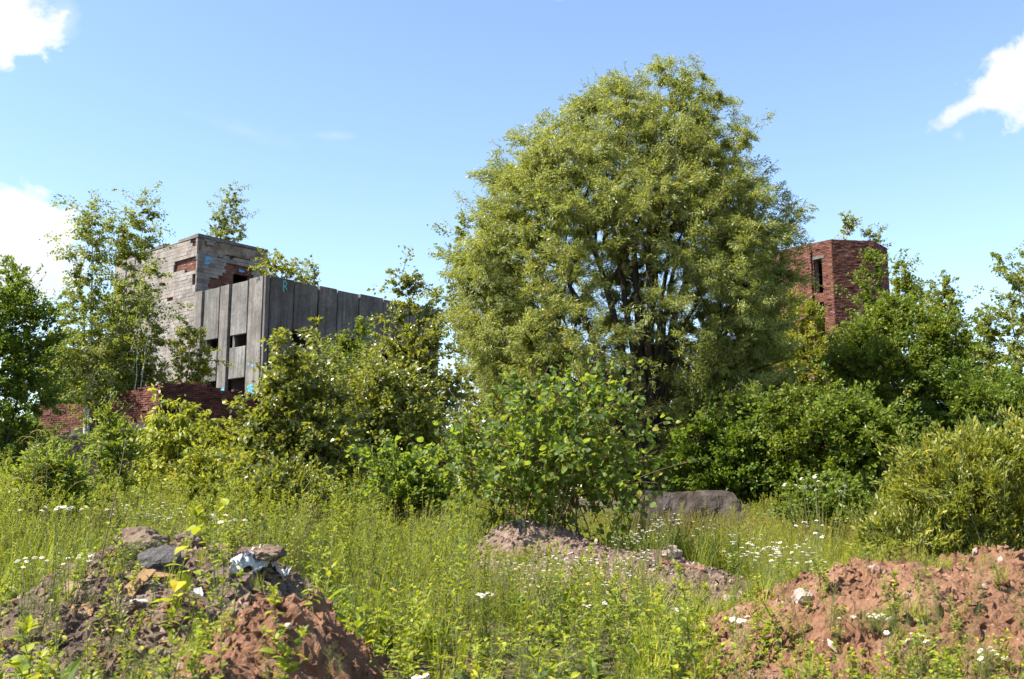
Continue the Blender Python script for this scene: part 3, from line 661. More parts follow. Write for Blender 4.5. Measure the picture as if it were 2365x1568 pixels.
side_w = wall_seg('brick_wall', 'rough left wing of the ruined brick wall, running back beneath the birches', 176, 361, 36.4, 33.55,
    [(176, 932), (200, 922), (228, 918), (250, 911), (252, 905), (290, 903), (318, 898), (322, 892), (361, 890)], 985, footing=footing_main)
low_w = wall_seg('brick_wall', 'lower dark brick wall half hidden by the dark leafy tree', 88, 178, 37.6, 36.6,
    [(88, 935), (130, 932), (178, 930)], 1010)
# concrete steps of the footing in front
for lab, vx, vy, D, sx, sy, sz in (('mossy concrete block at the left foot of the ruined brick wall', 196, 1030, 32.6, .75, .5, .55), ('stained concrete slab leaning below the ruined brick wall', 330, 1020, 32.8, .9, .4, .6)):
    c = P(vx, vy, D); m_ = MB(); m_.box((-sx, -sy, -1.6), (sx, sy, sz - .2), jit=.03); o = m_.build('concrete_block', M_CONCDARK, None, loc=c); tag(o, lab, 'concrete block')
    bv = o.modifiers.new('bevel', 'BEVEL'); bv.width = .05; bv.segments = 2
# ------------------------------------------------------------------ trees and bushes
def unit_rand(n): return norm(rng.normal(size=(n, 3)))
def bez(A, C, B, k):
    t = np.linspace(0, 1, k)[None, :, None]; return A[:, None] * (1 - t) ** 2 + 2 * C[:, None] * t * (1 - t) + B[:, None] * t ** 2
def plant(name, label, cat, base, D, rows, mat, kind='quad', leaf=(.09, .02), nstem=1, nbranch=40, ntwig=400, nleaf=60, depth=.8, shell=.4, r0=.12,
          droop=.12, grav=.35, bark=None, stem_to=None, twig_len=1.2, stem_sp=.12, spread=.05, hollow=None, lump=.14, up=.4, twig_r=.006, stem_top=.9, group=None, tmin=.12, stem_lean=.35, axmix=(1.0, .8), cluster=.62, shoots=None, shoot_up=.7, csig=.55, seed0=0):
    global rng
    rng = np.random.default_rng(zlib.crc32(label.encode()) + seed0)
    bark = bark or M_BARK
    rows = sorted(rows); W = np.array([[*P(x, vy, D)] for vy, xl, xr in rows for x in (xl, xr)]).reshape(-1, 2, 3)
    zs = W[:, 0, 2][::-1]; xl = W[:, 0, 0][::-1]; xr = W[:, 1, 0][::-1]
    b = P(base[0], base[1], D) if not isinstance(base, np.ndarray) else base.copy()
    yc = D
    if not isinstance(base, np.ndarray): b[2] = gz(b[0], b[1])
    b = b.astype(float)
    root = thing(name, label, cat, b, group)
    zg = np.linspace(zs[0], zs[-1], 120); L_ = np.interp(zg, zs, xl); R_ = np.interp(zg, zs, xr); rx = (R_ - L_) / 2; area = rx ** 2 + .02 * rx.max() * rx; cdf = np.cumsum(area) / area.sum()
    seed = int(rng.integers(1e6))
    def sample(n, sh):
        out = []; cnt = 0
        while cnt < n:
            m = n * 2; z = np.interp(rng.random(m), cdf, zg); z = z + rng.normal(0, (zg[1] - zg[0]), m); an = rng.random(m) * 2 * math.pi; rr = rng.random(m) ** sh
            c = (np.interp(z, zs, xl) + np.interp(z, zs, xr)) / 2; r = (np.interp(z, zs, xr) - np.interp(z, zs, xl)) / 2
            q = np.stack([np.cos(an) * 1.6, np.sin(an) * 1.6, z * 1.6 / max(.6, rx.max())], -1)
            rr = rr * (1 + lump * vnoise(q * 1.3, seed) + lump * .8 * vnoise(q * 3.1, seed + 3) - lump * .55)
            p = np.stack([c + r * rr * np.cos(an), yc + r * depth * rr * np.sin(an), z], -1)
            if hollow is not None:
                k = rng.random(m) > hollow(p, c, r); p = p[k]
            out.append(p); cnt += len(p)
        return np.concatenate(out)[:n]
    mt_ = MB(); nodes = []; nrad = []
    # stems
    top = zs[-1]; tg = sample(nstem * 6, .5)
    if stem_to: tgt = np.array([[*P(x, y, D)] for x, y in stem_to])
    else:
        if nstem == 1: tgt = np.array([[(xl[-1] + xr[-1]) / 2, yc, zs[-1]]])
        else:
            tgt = tg[np.argsort(-tg[:, 2])][:nstem * 3]; tgt = tgt[rng.permutation(len(tgt))][:nstem]
    for i, t_ in enumerate(tgt):
        A = b + np.array([rng.normal(0, spread), rng.normal(0, spread), -.15]); B = b + (t_ - b) * stem_top
        Cc = A * .45 + B * .55; Cc[2] += 0.18 * (B[2] - A[2]); Cc[:2] = A[:2] + (Cc[:2] - A[:2]) * stem_lean / .5 * .75
        k = 16; pth = bez(A[None], Cc[None], B[None], k)[0]; pth[1:-1, :2] += rng.normal(0, .012 * np.linalg.norm(B - A) / 4, (k - 2, 2))
        rr = r0 * (1 - np.linspace(0, 1, k) * .86) * (1 if nstem == 1 else rng.uniform(.6, 1.1))
        tubes(mt_, pth[None], rr[None], 7 if r0 > .06 else 5); nodes.append(pth[3:]); nrad.append(rr[3:])
    N0 = np.concatenate(nodes); R0 = np.concatenate(nrad)
    def attach(Pn, NN, pen=1.6):
        d = np.linalg.norm(Pn[:, None] - NN[None], axis=2) + pen * np.maximum(0, NN[None, :, 2] - (Pn[:, None, 2] - .25 * np.linalg.norm(Pn[:, None, :2] - NN[None, :, :2], axis=2)))
        return np.argmin(d, 1)
    if nbranch:
        Bp = sample(nbranch, shell); j = attach(Bp, N0); A = N0[j]; ln = np.linalg.norm(Bp - A, axis=1)
        Cc = (A + Bp) / 2; Cc[:, 2] += ln * rng.uniform(-.02, .16, nbranch); Cc += rng.normal(0, .05, Cc.shape) * ln[:, None]
        pb = bez(A, Cc, Bp, 8); r1 = np.minimum(R0[j] * .7, .006 + .02 * ln)
        tubes(mt_, pb, r1[:, None] * np.linspace(1, .3, 8)[None], 5); N1 = np.concatenate([N0, pb[:, 2:].reshape(-1, 3)])
    else: N1 = N0
    Tp = sample(ntwig, shell)
    if nbranch and cluster:
        m = int(ntwig * cluster); w = rng.integers(0, nbranch, m); Tp[:m] = Bp[w] + rng.normal(0, 1, (m, 3)) * np.array([1, 1, .8]) * csig * twig_len * rng.uniform(.7, 1.3, (nbranch, 1))[w]
    ns = int(ntwig * .12) if shoots is None else shoots
    j = attach(Tp, N1, 1.0); A = N1[j]; v = Tp - A; ln = np.linalg.norm(v, axis=1)
    f = np.minimum(1, 2.2 * twig_len / np.maximum(ln, 1e-6)); 
    Cc = (A + Tp) / 2; Cc[:, 2] += droop * ln; Cc += rng.normal(0, .07, Cc.shape) * ln[:, None]
    # keep twigs short: pull far tips towards their branch a little
    pt = bez(A, Cc, Tp, 6); tubes(mt_, pt, twig_r * np.linspace(1.3, .5, 6)[None] * np.ones((ntwig, 1)), 3, 0)
    # leaves
    t0 = np.maximum(tmin, 1 - twig_len / np.maximum(ln, 1e-6))
    ti = np.repeat(np.arange(ntwig), nleaf); n = len(ti); t = t0[ti] + (1.04 - t0[ti]) * rng.random(n) ** .8
    A_, C_, T_2 = A[ti], Cc[ti], Tp[ti]; tt = t[:, None]
    pos = A_ * (1 - tt) ** 2 + 2 * C_ * tt * (1 - tt) + T_2 * tt ** 2
    tan = norm(2 * (1 - tt) * (C_ - A_) + 2 * tt * (T_2 - C_))
    sc = np.minimum(ln, twig_len)[ti]
    pos = pos + rng.normal(0, 1, (n, 3)) * (np.array([.16, .16, .11]) * sc[:, None]) * (.35 + .65 * (1 - np.abs(t - .6)))[:, None]
    ax = axmix[0] * tan + axmix[1] * unit_rand(n) + np.array([0, 0, -grav]); nr = unit_rand(n) + np.array([-.1, -.1, up])
    s_ = np.clip(rng.lognormal(0, .24, n), .5, 1.5)
    if ns:
        S = sample(ns, .16); c = np.stack([(np.interp(S[:, 2], zs, xl) + np.interp(S[:, 2], zs, xr)) / 2, np.full(ns, yc), S[:, 2]], -1)
        d = norm(norm(S - c) * .55 + rng.normal(0, .3, (ns, 3)) + np.array([0, 0, shoot_up])); L2 = twig_len * rng.uniform(.5, 1.25, ns)[:, None]; S0 = S - d * L2 * .6; S1 = S + d * L2 * .6
        m2 = (S0 + S1) / 2; m2[:, 2] += np.sign(droop - .001) * .08 * L2[:, 0]; ps = bez(S0, m2, S1, 5); tubes(mt_, ps, twig_r * np.linspace(1.2, .5, 5)[None] * np.ones((ns, 1)), 3)
        nl2 = max(6, int(nleaf * .34)); i2 = np.repeat(np.arange(ns), nl2); t2 = rng.random(len(i2))[:, None]; p2 = S0[i2] * (1 - t2) ** 2 + 2 * m2[i2] * t2 * (1 - t2) + S1[i2] * t2 ** 2
        p2 = p2 + rng.normal(0, .022 * twig_len + .01, p2.shape); a2 = axmix[0] * d[i2] + axmix[1] * unit_rand(len(i2)) + np.array([0, 0, -grav]); n2 = unit_rand(len(i2)) + np.array([-.1, -.1, up])
        pos = np.concatenate([pos, p2]); ax = np.concatenate([ax, a2]); nr = np.concatenate([nr, n2]); s_ = np.concatenate([s_, rng.lognormal(-.1, .2, len(i2))])
    mt_.build('trunk', bark, root, smooth=True, loc=None).location = -Vector(b)
    mc = MB(); leaves(mc, kind, pos - b, ax, nr, leaf[0] * s_, leaf[1] * s_); mc.build('crown', mat, root)
    return root

# the big willow
def willow_hollow(p, c, r):
    z = p[:, 2]; lo = np.clip((9.2 - z) / 2.2, 0, 1); mid = np.clip(1.35 - np.abs((p[:, 0] - 3.0)) / 2.0, 0, 1)
    right = np.clip((p[:, 0] - 2.5) / 3, 0, 1) * lo
    return np.clip(.86 * lo * mid + .10 * right * (p[:, 1] < 25), 0, .9) * (p[:, 1] < 28.0)
plant('willow_tree', 'tall broad many-stemmed willow with silvery green foliage, largest tree in the middle', 'tree', (1500, 1130), 26,
      [(116,1548,1568),(138,1524,1595),(163,1470,1618),(188,1385,1638),(220,1318,1655),(258,1268,1674),(305,1208,1692),(355,1152,1722),(405,1114,1750),(455,1094,1786),(505,1080,1818),(560,1062,1840),(620,1050,1838),(700,1042,1846),(800,1030,1862),(900,1040,1860),(1000,1180,1890),(1080,1350,1860),(1140,1480,1800)],
      M_WILLOW, 'quad', (.105, .020), nstem=16, nbranch=420, ntwig=6800, nleaf=128, depth=.8, shell=.30, r0=.15, droop=.14, grav=.40, twig_len=.62, spread=.22, hollow=willow_hollow, lump=.13, twig_r=.005, stem_top=.90, up=.15, shoots=900, shoot_up=.9, cluster=.45, csig=.6,
      stem_to=[(1180,420),(1260,300),(1340,240),(1420,200),(1500,180),(1555,140),(1620,230),(1690,320),(1735,430),(1780,560),(1130,560),(1100,700),(1380,330),(1600,420),(1450,420),(1800,760)])
# left side
plant('broadleaf_tree', 'dark bushy broadleaf tree cut off by the left edge of the photo', 'tree', (-20, 1200), 23,
      [(590,10,45),(625,-40,80),(680,-110,108),(760,-150,128),(850,-170,140),(930,-160,125),(1000,-150,105),(1075,-120,95)], M_DARK, 'fold', (.10, .045), nstem=6, nbranch=60, ntwig=700, nleaf=52, droop=-.1, grav=.0, twig_len=.7, r0=.09, up=.7, lump=.2)
plant('birch_tree', 'tall loose birch, left one of the pair behind the ruined brick wall', 'tree', (205, 1000), 35.5,
      [(445,208,222),(475,185,240),(505,165,255),(560,150,255),(640,128,262),(720,118,285),(800,122,318),(880,118,340),(940,118,330)], M_BIRCH, 'fold', (.085, .062), nstem=2, nbranch=60, ntwig=640, nleaf=46, droop=.22, grav=.9, twig_len=.85, r0=.09, bark=M_BIRCHBARK, stem_to=[(215,450),(180,560)], lump=.26, shell=.5, depth=.9)
plant('birch_tree', 'tall loose birch, right one of the pair, leaning across the stone clad block', 'tree', (268, 1000), 37,
      [(438,328,346),(470,285,352),(520,255,358),(570,245,352),(625,238,335),(680,245,362),(760,235,372),(850,225,375),(940,235,340)], M_BIRCH, 'fold', (.085, .062), nstem=2, nbranch=60, ntwig=680, nleaf=46, droop=.22, grav=.9, twig_len=.85, r0=.09, bark=M_BIRCHBARK, stem_to=[(338,442),(300,480)], lump=.28, shell=.5, depth=.9)
plant('birch_tree', 'slanting birch with a drooping side spray in front of the stone clad block', 'tree', (300, 1000), 35,
      [(592,350,385),(610,335,398),(640,310,392),(680,290,385),(730,285,360),(790,270,350),(850,262,345)], M_BIRCH, 'fold', (.08, .058), nstem=2, nbranch=16, ntwig=90, nleaf=38, droop=.25, grav=.9, twig_len=.7, r0=.04, bark=M_BIRCHBARK, stem_to=[(378,600),(330,640)], lump=.3, shell=.55, depth=.7)
plant('yellow_bush', 'yellowish young birch bush on top of the ruined brick wall', 'bush', (330, 960), 37,
      [(795,292,330),(830,268,378),(870,258,402),(915,262,405)], M_YBIRCH, 'fold', (.085, .06), nstem=4, nbranch=20, ntwig=150, nleaf=38, droop=.12, grav=.5, twig_len=.6, r0=.03, bark=M_BIRCHBARK, lump=.3, shell=.5)
plant('birch_sapling', 'slim yellow-green birch sapling in front of the concrete panels', 'tree', (438, 960), 38.5,
      [(706,434,442),(740,420,455),(775,402,480),(815,392,498),(850,388,492),(885,398,462),(905,412,450)], M_YBIRCH, 'fold', (.09, .062), nstem=1, nbranch=34, ntwig=190, nleaf=34, droop=.08, grav=.5, twig_len=.6, r0=.05, bark=M_BIRCHBARK, lump=.3, shell=.55, stem_lean=.5)
ROOFT = C0 + UA * 0 + ZA * 0
def on_block(u, v, z): return C0 + UA * u + VA * v + ZA * z
plant('birch_sapling', 'birch growing on the roof of the stone clad block', 'tree', on_block(2.6, LVv + 1.6, TOP - .55), 67.5,
      [(406,536,546),(425,525,552),(450,510,560),(480,500,566),(510,478,576),(535,458,580),(552,470,578)], M_BIRCH, 'fold', (.115, .075), nstem=1, nbranch=40, ntwig=190, nleaf=34, droop=.15, grav=.8, twig_len=.9, r0=.07, bark=M_BIRCHBARK, lump=.35, shell=.6, stem_lean=.5)
plant('leafy_shrub', 'leafy shrub growing over the corner of the concrete parapet', 'bush', on_block(.9, 1.1, PAR - .9), 61.2,
      [(576,620,648),(598,596,672),(618,576,690),(635,574,680),(650,590,660)], M_YBIRCH, 'fold', (.17, .09), nstem=5, nbranch=14, ntwig=90, nleaf=26, droop=.0, grav=.3, twig_len=.8, r0=.03, lump=.3, shell=.55)
plant('birch_sapling', 'small thin birch on the roof right of the parapet corner', 'tree', on_block(3.6, 1.6, PAR - .9), 63.6,
      [(582,714,722),(605,703,733),(632,690,742),(655,686,744),(668,700,738)], M_BIRCH, 'fold', (.12, .085), nstem=1, nbranch=22, ntwig=80, nleaf=22, droop=.1, grav=.7, twig_len=.7, r0=.035, bark=M_BIRCHBARK, lump=.35, shell=.6, stem_lean=.5)
plant('leafy_shrub', 'low sprout at the right end of the roof shrubs', 'bush', on_block(2.2, .9, PAR - .9), 62.2,
      [(612,672,690),(632,662,700),(652,664,704)], M_BIRCH, 'fold', (.12, .07), nstem=3, nbranch=8, ntwig=36, nleaf=22, droop=.05, grav=.4, twig_len=.6, r0=.02, lump=.3, shell=.55)
plant('poplar_sapling', 'slender sapling against the far end of the concrete front', 'tree', (835, 1000), 50,
      [(733,820,842),(765,800,850),(800,780,850),(835,775,850),(870,775,855)], M_HAZEL, 'fold', (.13, .08), nstem=3, nbranch=24, ntwig=170, nleaf=32, droop=-.05, grav=.2, twig_len=.8, r0=.04, lump=.3, stem_to=[(832,735),(795,775),(842,760)])
# middle
plant('aspen_sapling', 'two-topped aspen sapling with glinting leaves left of the middle, before the building', 'tree', (705, 1180), 15,
      [(745,645,664),(775,624,680),(805,610,695),(840,606,705),(880,600,735),(940,582,760),(1000,552,790),(1070,535,800),(1130,560,800)], M_ASPEN, 'fold', (.075, .058), nstem=4, nbranch=60, ntwig=460, nleaf=40, droop=.02, grav=.35, twig_len=.5, r0=.03, bark=M_BSTEM, lump=.25, shell=.45, stem_to=[(655,740),(680,800),(640,850),(730,900)], up=.7, shoots=26)
plant('aspen_sapling', 'pointed aspen sapling with a thin leader beside the two-topped one', 'tree', (728, 1180), 15.8,
      [(694,733,739),(725,724,740),(760,712,742),(800,706,750),(840,706,758),(885,705,780),(945,710,810),(1010,700,830),(1090,680,830),(1140,690,800)], M_ASPEN, 'fold', (.062, .046), nstem=2, nbranch=44, ntwig=360, nleaf=40, droop=.02, grav=.35, twig_len=.45, r0=.03, bark=M_BSTEM, lump=.25, shell=.45, stem_to=[(736,690),(750,840)], up=.7, shoots=22)
plant('poplar_tree', 'upright yellow-green poplar between the building and the big willow', 'tree', (960, 1150), 22,
      [(622,934,950),(650,915,972),(690,904,985),(740,888,1015),(800,866,1035),(880,838,1056),(960,822,1060),(1040,812,1060),(1120,820,1050)], M_ASPEN, 'fold', (.085, .06), nstem=5, nbranch=80, ntwig=760, nleaf=46, droop=-.04, grav=.2, twig_len=.6, r0=.05, lump=.24, shell=.45, up=.6, stem_to=[(942,625),(900,720),(1000,740),(860,840),(1035,850),(965,680)])
plant('birch_tree', 'thin birch peeping out at the left shoulder of the big willow', 'tree', (1062, 1120), 42,
      [(470,1052,1070),(520,1028,1085),(570,1010,1095),(620,1000,1100),(690,996,1105),(760,1000,1105)], M_BIRCH, 'fold', (.10, .075), nstem=2, nbranch=40, ntwig=190, nleaf=36, droop=.2, grav=.8, twig_len=.9, r0=.07, bark=M_BIRCHBARK, lump=.35, shell=.6, stem_to=[(1062,472),(1030,540)])
plant('broadleaf_bush', 'bright green bush filling the gap below the poplar and the aspens', 'bush', (860, 1190), 19,
      [(845,830,900),(890,780,980),(950,750,1010),(1020,740,1030),(1100,750,1030)], M_ASPEN, 'fold', (.08, .06), nstem=9, nbranch=60, ntwig=700, nleaf=46, droop=-.02, grav=.2, twig_len=.6, r0=.03, lump=.25, shell=.42, up=.6)
plant('broadleaf_bush', 'yellowish low bush at the foot of the aspen saplings', 'bush', (560, 1190), 16.5,
      [(990,500,600),(1030,480,640),(1080,470,660),(1130,480,660)], M_YBIRCH, 'fold', (.07, .05), nstem=8, nbranch=30, ntwig=330, nleaf=40, droop=.0, grav=.25, twig_len=.5, r0=.02, lump=.3, shell=.45, up=.6)
plant('broad_leaved_bush', 'spreading bush with large heart-shaped leaves below the willow', 'bush', (1270, 1215), 12.4,
      [(806,1172,1198),(840,1155,1222),(870,1150,1300),(895,1120,1410),(925,1070,1475),(960,1020,1478),(1000,975,1480),(1045,960,1525),(1085,985,1540),(1130,1080,1500),(1185,1130,1460)], M_KNOT, 'oval', (.078, .058), nstem=22, nbranch=60, ntwig=700, nleaf=11, droop=.06, grav=.45, twig_len=.55, r0=.014, bark=M_BSTEM, lump=.2, shell=.4, up=.6, spread=.25,
      stem_to=[(1185,812),(1215,860),(1300,870),(1390,880),(1465,925),(1130,930),(1060,960),(1000,1000),(970,1040),(1500,1060),(1530,1050),(1250,900),(1340,930),(1420,980),(1180,960),(1100,1020),(1460,1080),(1220,1000),(1300,1010),(1380,1060),(1150,1080),(1260,1090)])
plant('elder_sapling', 'lime-yellow sapling with drooping leaflets in front of the brick wall', 'bush', (420, 1200), 17.5,
      [(934,398,412),(940,430,456),(962,352,470),(990,332,505),(1030,326,515),(1070,325,512),(1110,340,490)], M_ELDER, 'lance', (.115, .036), nstem=9, nbranch=36, ntwig=300, nleaf=34, droop=.2, grav=1.1, twig_len=.4, r0=.025, lump=.3, shell=.5, up=.6, stem_to=[(404,938),(446,936),(362,965),(335,1010),(470,970),(500,1010),(420,990),(380,1020),(455,1030)])
plant('willow_sapling', 'thin grey-green sapling before the concrete footing of the brick wall', 'bush', (255, 1220), 14,
      [(938,242,262),(965,228,285),(1000,216,302),(1045,214,306),(1090,220,300),(1130,230,290)], M_WEED, 'lance', (.075, .022), nstem=4, nbranch=18, ntwig=150, nleaf=26, droop=.0, grav=.2, twig_len=.4, r0=.014, lump=.3, shell=.55, up=.5, stem_to=[(252,942),(235,990),(285,985),(265,1000)])
# right side
plant('hazel_bush', 'large rounded dark green bush below the brick tower', 'bush', (2080, 1130), 29,
      [(690,2050,2120),(715,1995,2165),(745,1945,2205),(785,1915,2235),(850,1900,2250),(920,1892,2260),(1000,1900,2255),(1070,1950,2220)], M_HAZEL, 'fold', (.10, .06), nstem=10, nbranch=90, ntwig=1750, nleaf=50, droop=-.1, grav=.05, twig_len=.6, r0=.07, lump=.12, shell=.32, up=.5, cluster=.4, csig=.5, shoots=200)
plant('poplar_sapling', 'slim sapling standing against the right side of the brick tower', 'tree', (2015, 1130), 34,
      [(570,2006,2030),(600,1992,2046),(630,1984,2050),(665,1980,2052),(705,1982,2066),(760,1980,2080)], M_HAZEL, 'fold', (.10, .07), nstem=3, nbranch=30, ntwig=130, nleaf=34, droop=-.08, grav=.1, twig_len=.7, r0=.04, lump=.3, shell=.5, stem_to=[(2015,560),(1990,610),(2040,600)])
plant('poplar_sapling', 'two-tipped dark sapling right of the brick tower', 'tree', (2105, 1130), 40,
      [(586,2078,2088),(615,2065,2108),(650,2062,2128),(690,2055,2145),(740,2060,2150)], M_BIRCH, 'fold', (.10, .075), nstem=2, nbranch=30, ntwig=230, nleaf=36, droop=.05, grav=.4, twig_len=.8, r0=.05, lump=.35, shell=.5, stem_to=[(2082,588),(2115,625)])
plant('poplar_sapling', 'small loose sapling on the right shoulder of the rounded bush', 'tree', (2185, 1130), 34,
      [(638,2176,2190),(665,2155,2200),(700,2145,2210),(750,2150,2220)], M_BIRCH, 'fold', (.09, .065), nstem=2, nbranch=20, ntwig=150, nleaf=32, droop=.05, grav=.3, twig_len=.7, r0=.04, lump=.35, shell=.5)
plant('birch_tree', 'large birch cut off by the right edge of the photo', 'tree', (2385, 1150), 37,
      [(548,2345,2400),(580,2310,2420),(620,2292,2450),(680,2282,2470),(760,2280,2480),(840,2262,2490),(920,2255,2500),(1000,2265,2490)], M_BIRCH, 'fold', (.10, .07), nstem=3, nbranch=80, ntwig=620, nleaf=46, droop=.18, grav=.7, twig_len=.9, r0=.12, bark=M_BIRCHBARK, lump=.25, shell=.45, stem_to=[(2365,550),(2320,640),(2420,620)])
plant('birch_sapling', 'smaller birch between the rounded bush and the birch at the right edge', 'tree', (2268, 1140), 38,
      [(718,2246,2270),(745,2238,2292),(790,2232,2300),(850,2228,2315),(930,2235,2310)], M_BIRCH, 'fold', (.10, .07), nstem=2, nbranch=30, ntwig=300, nleaf=40, droop=.1, grav=.5, twig_len=.8, r0=.05, bark=M_BIRCHBARK, lump=.3, shell=.5)
plant('dark_thicket', 'dark shaded thicket under the birch at the right edge', 'bush', (2300, 1180), 27,
      [(850,2200,2330),(900,2140,2420),(960,2110,2460),(1030,2100,2460),(1110,2110,2440)], M_DARK, 'fold', (.10, .06), nstem=9, nbranch=60, ntwig=850, nleaf=48, droop=-.05, grav=.1, twig_len=.7, r0=.06, lump=.22, shell=.38)
plant('bramble_bush', 'mid green tangled bush between the willow and the yellow osier', 'bush', (1980, 1190), 22,
      [(880,1830,1930),(920,1790,2010),(960,1765,2075),(1010,1780,2100),(1060,1800,2100),(1120,1820,2080),(1185,1800,2080)], M_HAZEL, 'fold', (.09, .06), nstem=12, nbranch=60, ntwig=850, nleaf=46, droop=.0, grav=.15, twig_len=.6, r0=.03, lump=.25, shell=.38, up=.7)
plant('osier_bush', 'yellow-green osier bush with long upright shoots at the right edge', 'bush', (2230, 1300), 11.2,
      [(975,2310,2480),(1000,2190,2520),(1040,2100,2520),(1090,2045,2510),(1150,2006,2510),(1205,1992,2510),(1260,2000,2500),(1300,2040,2470)], M_OSIER, 'lance', (.072, .018), nstem=26, nbranch=90, ntwig=1200, nleaf=44, droop=-.16, grav=-.3, twig_len=.55, r0=.014, lump=.26, shell=.42, shoots=330, shoot_up=1.7, cluster=.4, csig=.45, up=.4, spread=.3, bark=M_STEM)
plant('willow_bush', 'pale yellow-green bush at the right flank of the willow, hiding the tower foot', 'bush', (1850, 1180), 31,
      [(655,1820,1850),(685,1808,1880),(712,1800,1900),(750,1790,1918),(870,1775,1925),(960,1780,1920),(1050,1790,1900)], M_YBIRCH, 'fold', (.09, .05), nstem=6, nbranch=50, ntwig=600, nleaf=44, droop=-.03, grav=.1, twig_len=.7, r0=.05, lump=.25, shell=.45)
for lab, bx, D, rows, mat, kd, lf in (
    ('low bright shrub at the meadow edge left of the broad-leaved bush', 930, 13.2, [(1035,905,950),(1070,870,1010),(1120,850,1040),(1170,860,1040)], M_KNOT, 'oval', (.066, .05)),
    ('small leafy shrub at the meadow edge below the aspen saplings', 640, 13.0, [(1060,610,660),(1095,580,710),(1140,570,740),(1180,580,730)], M_ASPEN, 'fold', (.06, .045)),
    ('low green shrub at the meadow edge near the left side', 130, 11.5, [(1030,85,120),(1060,50,170),(1110,30,200),(1160,30,210)], M_WEED, 'lance', (.075, .022)),
    ('low leafy shrub at the meadow edge right of the drooping lime sapling', 480, 13.6, [(1050,455,500),(1085,420,540),(1130,410,560),(1170,420,560)], M_YBIRCH, 'lance', (.075, .028)),
    ('low green shrub between the dark concrete block and the yellow osier', 1900, 14.5, [(1090,1870,1930),(1125,1830,1990),(1165,1810,2030),(1205,1815,2030)], M_HAZEL, 'fold', (.065, .04))):
    plant('meadow_shrub', lab, 'bush', (bx, 1220), D, rows, mat, kd, lf, nstem=8, nbranch=26, ntwig=230, nleaf=26, droop=-.06, grav=.1, twig_len=.4, r0=.012, lump=.25, shell=.45, up=.6, bark=M_STEM, shoot_up=1.0)
# deeper thickets that close the view between and behind the trees
for lab, bx, D, rows, mat in (
    ('dark understorey bush behind the left half of the willow', 1150, 33, [(760,1080,1230),(840,1030,1290),(940,1010,1310),(1060,1020,1300)], M_ASPEN),
    ('dark understorey bush behind the trunk of the willow', 1440, 34, [(820,1350,1500),(880,1290,1560),(960,1270,1600),(1070,1280,1600)], M_DARK),
    ('dark understorey bush behind the right half of the willow', 1700, 33, [(800,1620,1780),(870,1580,1830),(960,1560,1860),(1080,1570,1850)], M_DARK),
    ('deep green bush low down between the willow trunk and the bramble', 1700, 23.5, [(960,1600,1780),(1010,1560,1840),(1080,1550,1880),(1140,1560,1880)], M_DARK),
    ('leafy bush at the foot of the concrete building, behind the aspens', 760, 42, [(800,700,800),(850,640,860),(920,600,900),(1010,600,900)], M_HAZEL),
    ('green bush between the ruined brick wall and the dark leafy tree', 150, 39, [(820,110,200),(870,80,240),(930,70,260),(1000,70,260)], M_HAZEL)):
    plant('thicket_bush', lab, 'bush', (bx, 1160), D, rows, mat, 'fold', (.11, .07), nstem=8, nbranch=50, ntwig=620, nleaf=42, droop=.0, grav=.15, twig_len=.8, r0=.05, lump=.24, shell=.36)
plant('dark_shrub', 'shaded shrub hiding the low brick wall at the far left', 'bush', (60, 1200), 27,
      [(950,10,60),(985,-30,100),(1030,-60,110),(1080,-60,100)], M_DARK, 'fold', (.09, .05), nstem=8, nbranch=40, ntwig=420, nleaf=42, droop=.0, grav=.1, twig_len=.6, r0=.03, lump=.25, shell=.4)
plant('birch_sapling', 'tiny birch on the rim of the brick tower, left one of two', 'tree', np.array([*P(1955, 552, 49.5)[:2], zt - .6]), 49.5,
      [(486,1948,1958),(500,1938,1972),(520,1936,1976),(540,1938,1972)], M_YBIRCH, 'fold', (.09, .07), nstem=1, nbranch=14, ntwig=60, nleaf=22, droop=.05, grav=.4, twig_len=.5, r0=.03, bark=M_BIRCHBARK, lump=.3, shell=.6, stem_lean=.5)
plant('birch_sapling', 'tiny leaning birch on the rim of the brick tower, right one of two', 'tree', np.array([*P(2020, 556, 49.5)[:2], zt - .6]), 49.5,
      [(528,1990,2012),(540,1992,2035),(556,2000,2042)], M_BIRCH, 'fold', (.09, .07), nstem=2, nbranch=10, ntwig=44, nleaf=20, droop=.05, grav=.3, twig_len=.5, r0=.025, bark=M_BIRCHBARK, lump=.3, shell=.6)
# a far-off wood, one mass behind everything
mb = MB(); n = 70000; an = rng.uniform(-.75, .75, n); dd = rng.uniform(92, 135, n); hh = 7.5 + 2.2 * vnoise(np.stack([an * 26, 0 * an, 0 * an], -1), 61) + 1.3 * vnoise(np.stack([an * 80, dd * .1, 0 * an], -1), 62)
pos = np.stack([np.sin(an) * dd, np.cos(an) * dd, 1.0 + hh * rng.random(n) ** .6], -1)
leaves(mb, 'quad', pos, unit_rand(n), unit_rand(n), .75, .5); o = mb.build('far_wood', M_HAZEL); o['kind'] = 'stuff'; o['label'] = 'far-off wood behind the ruins'

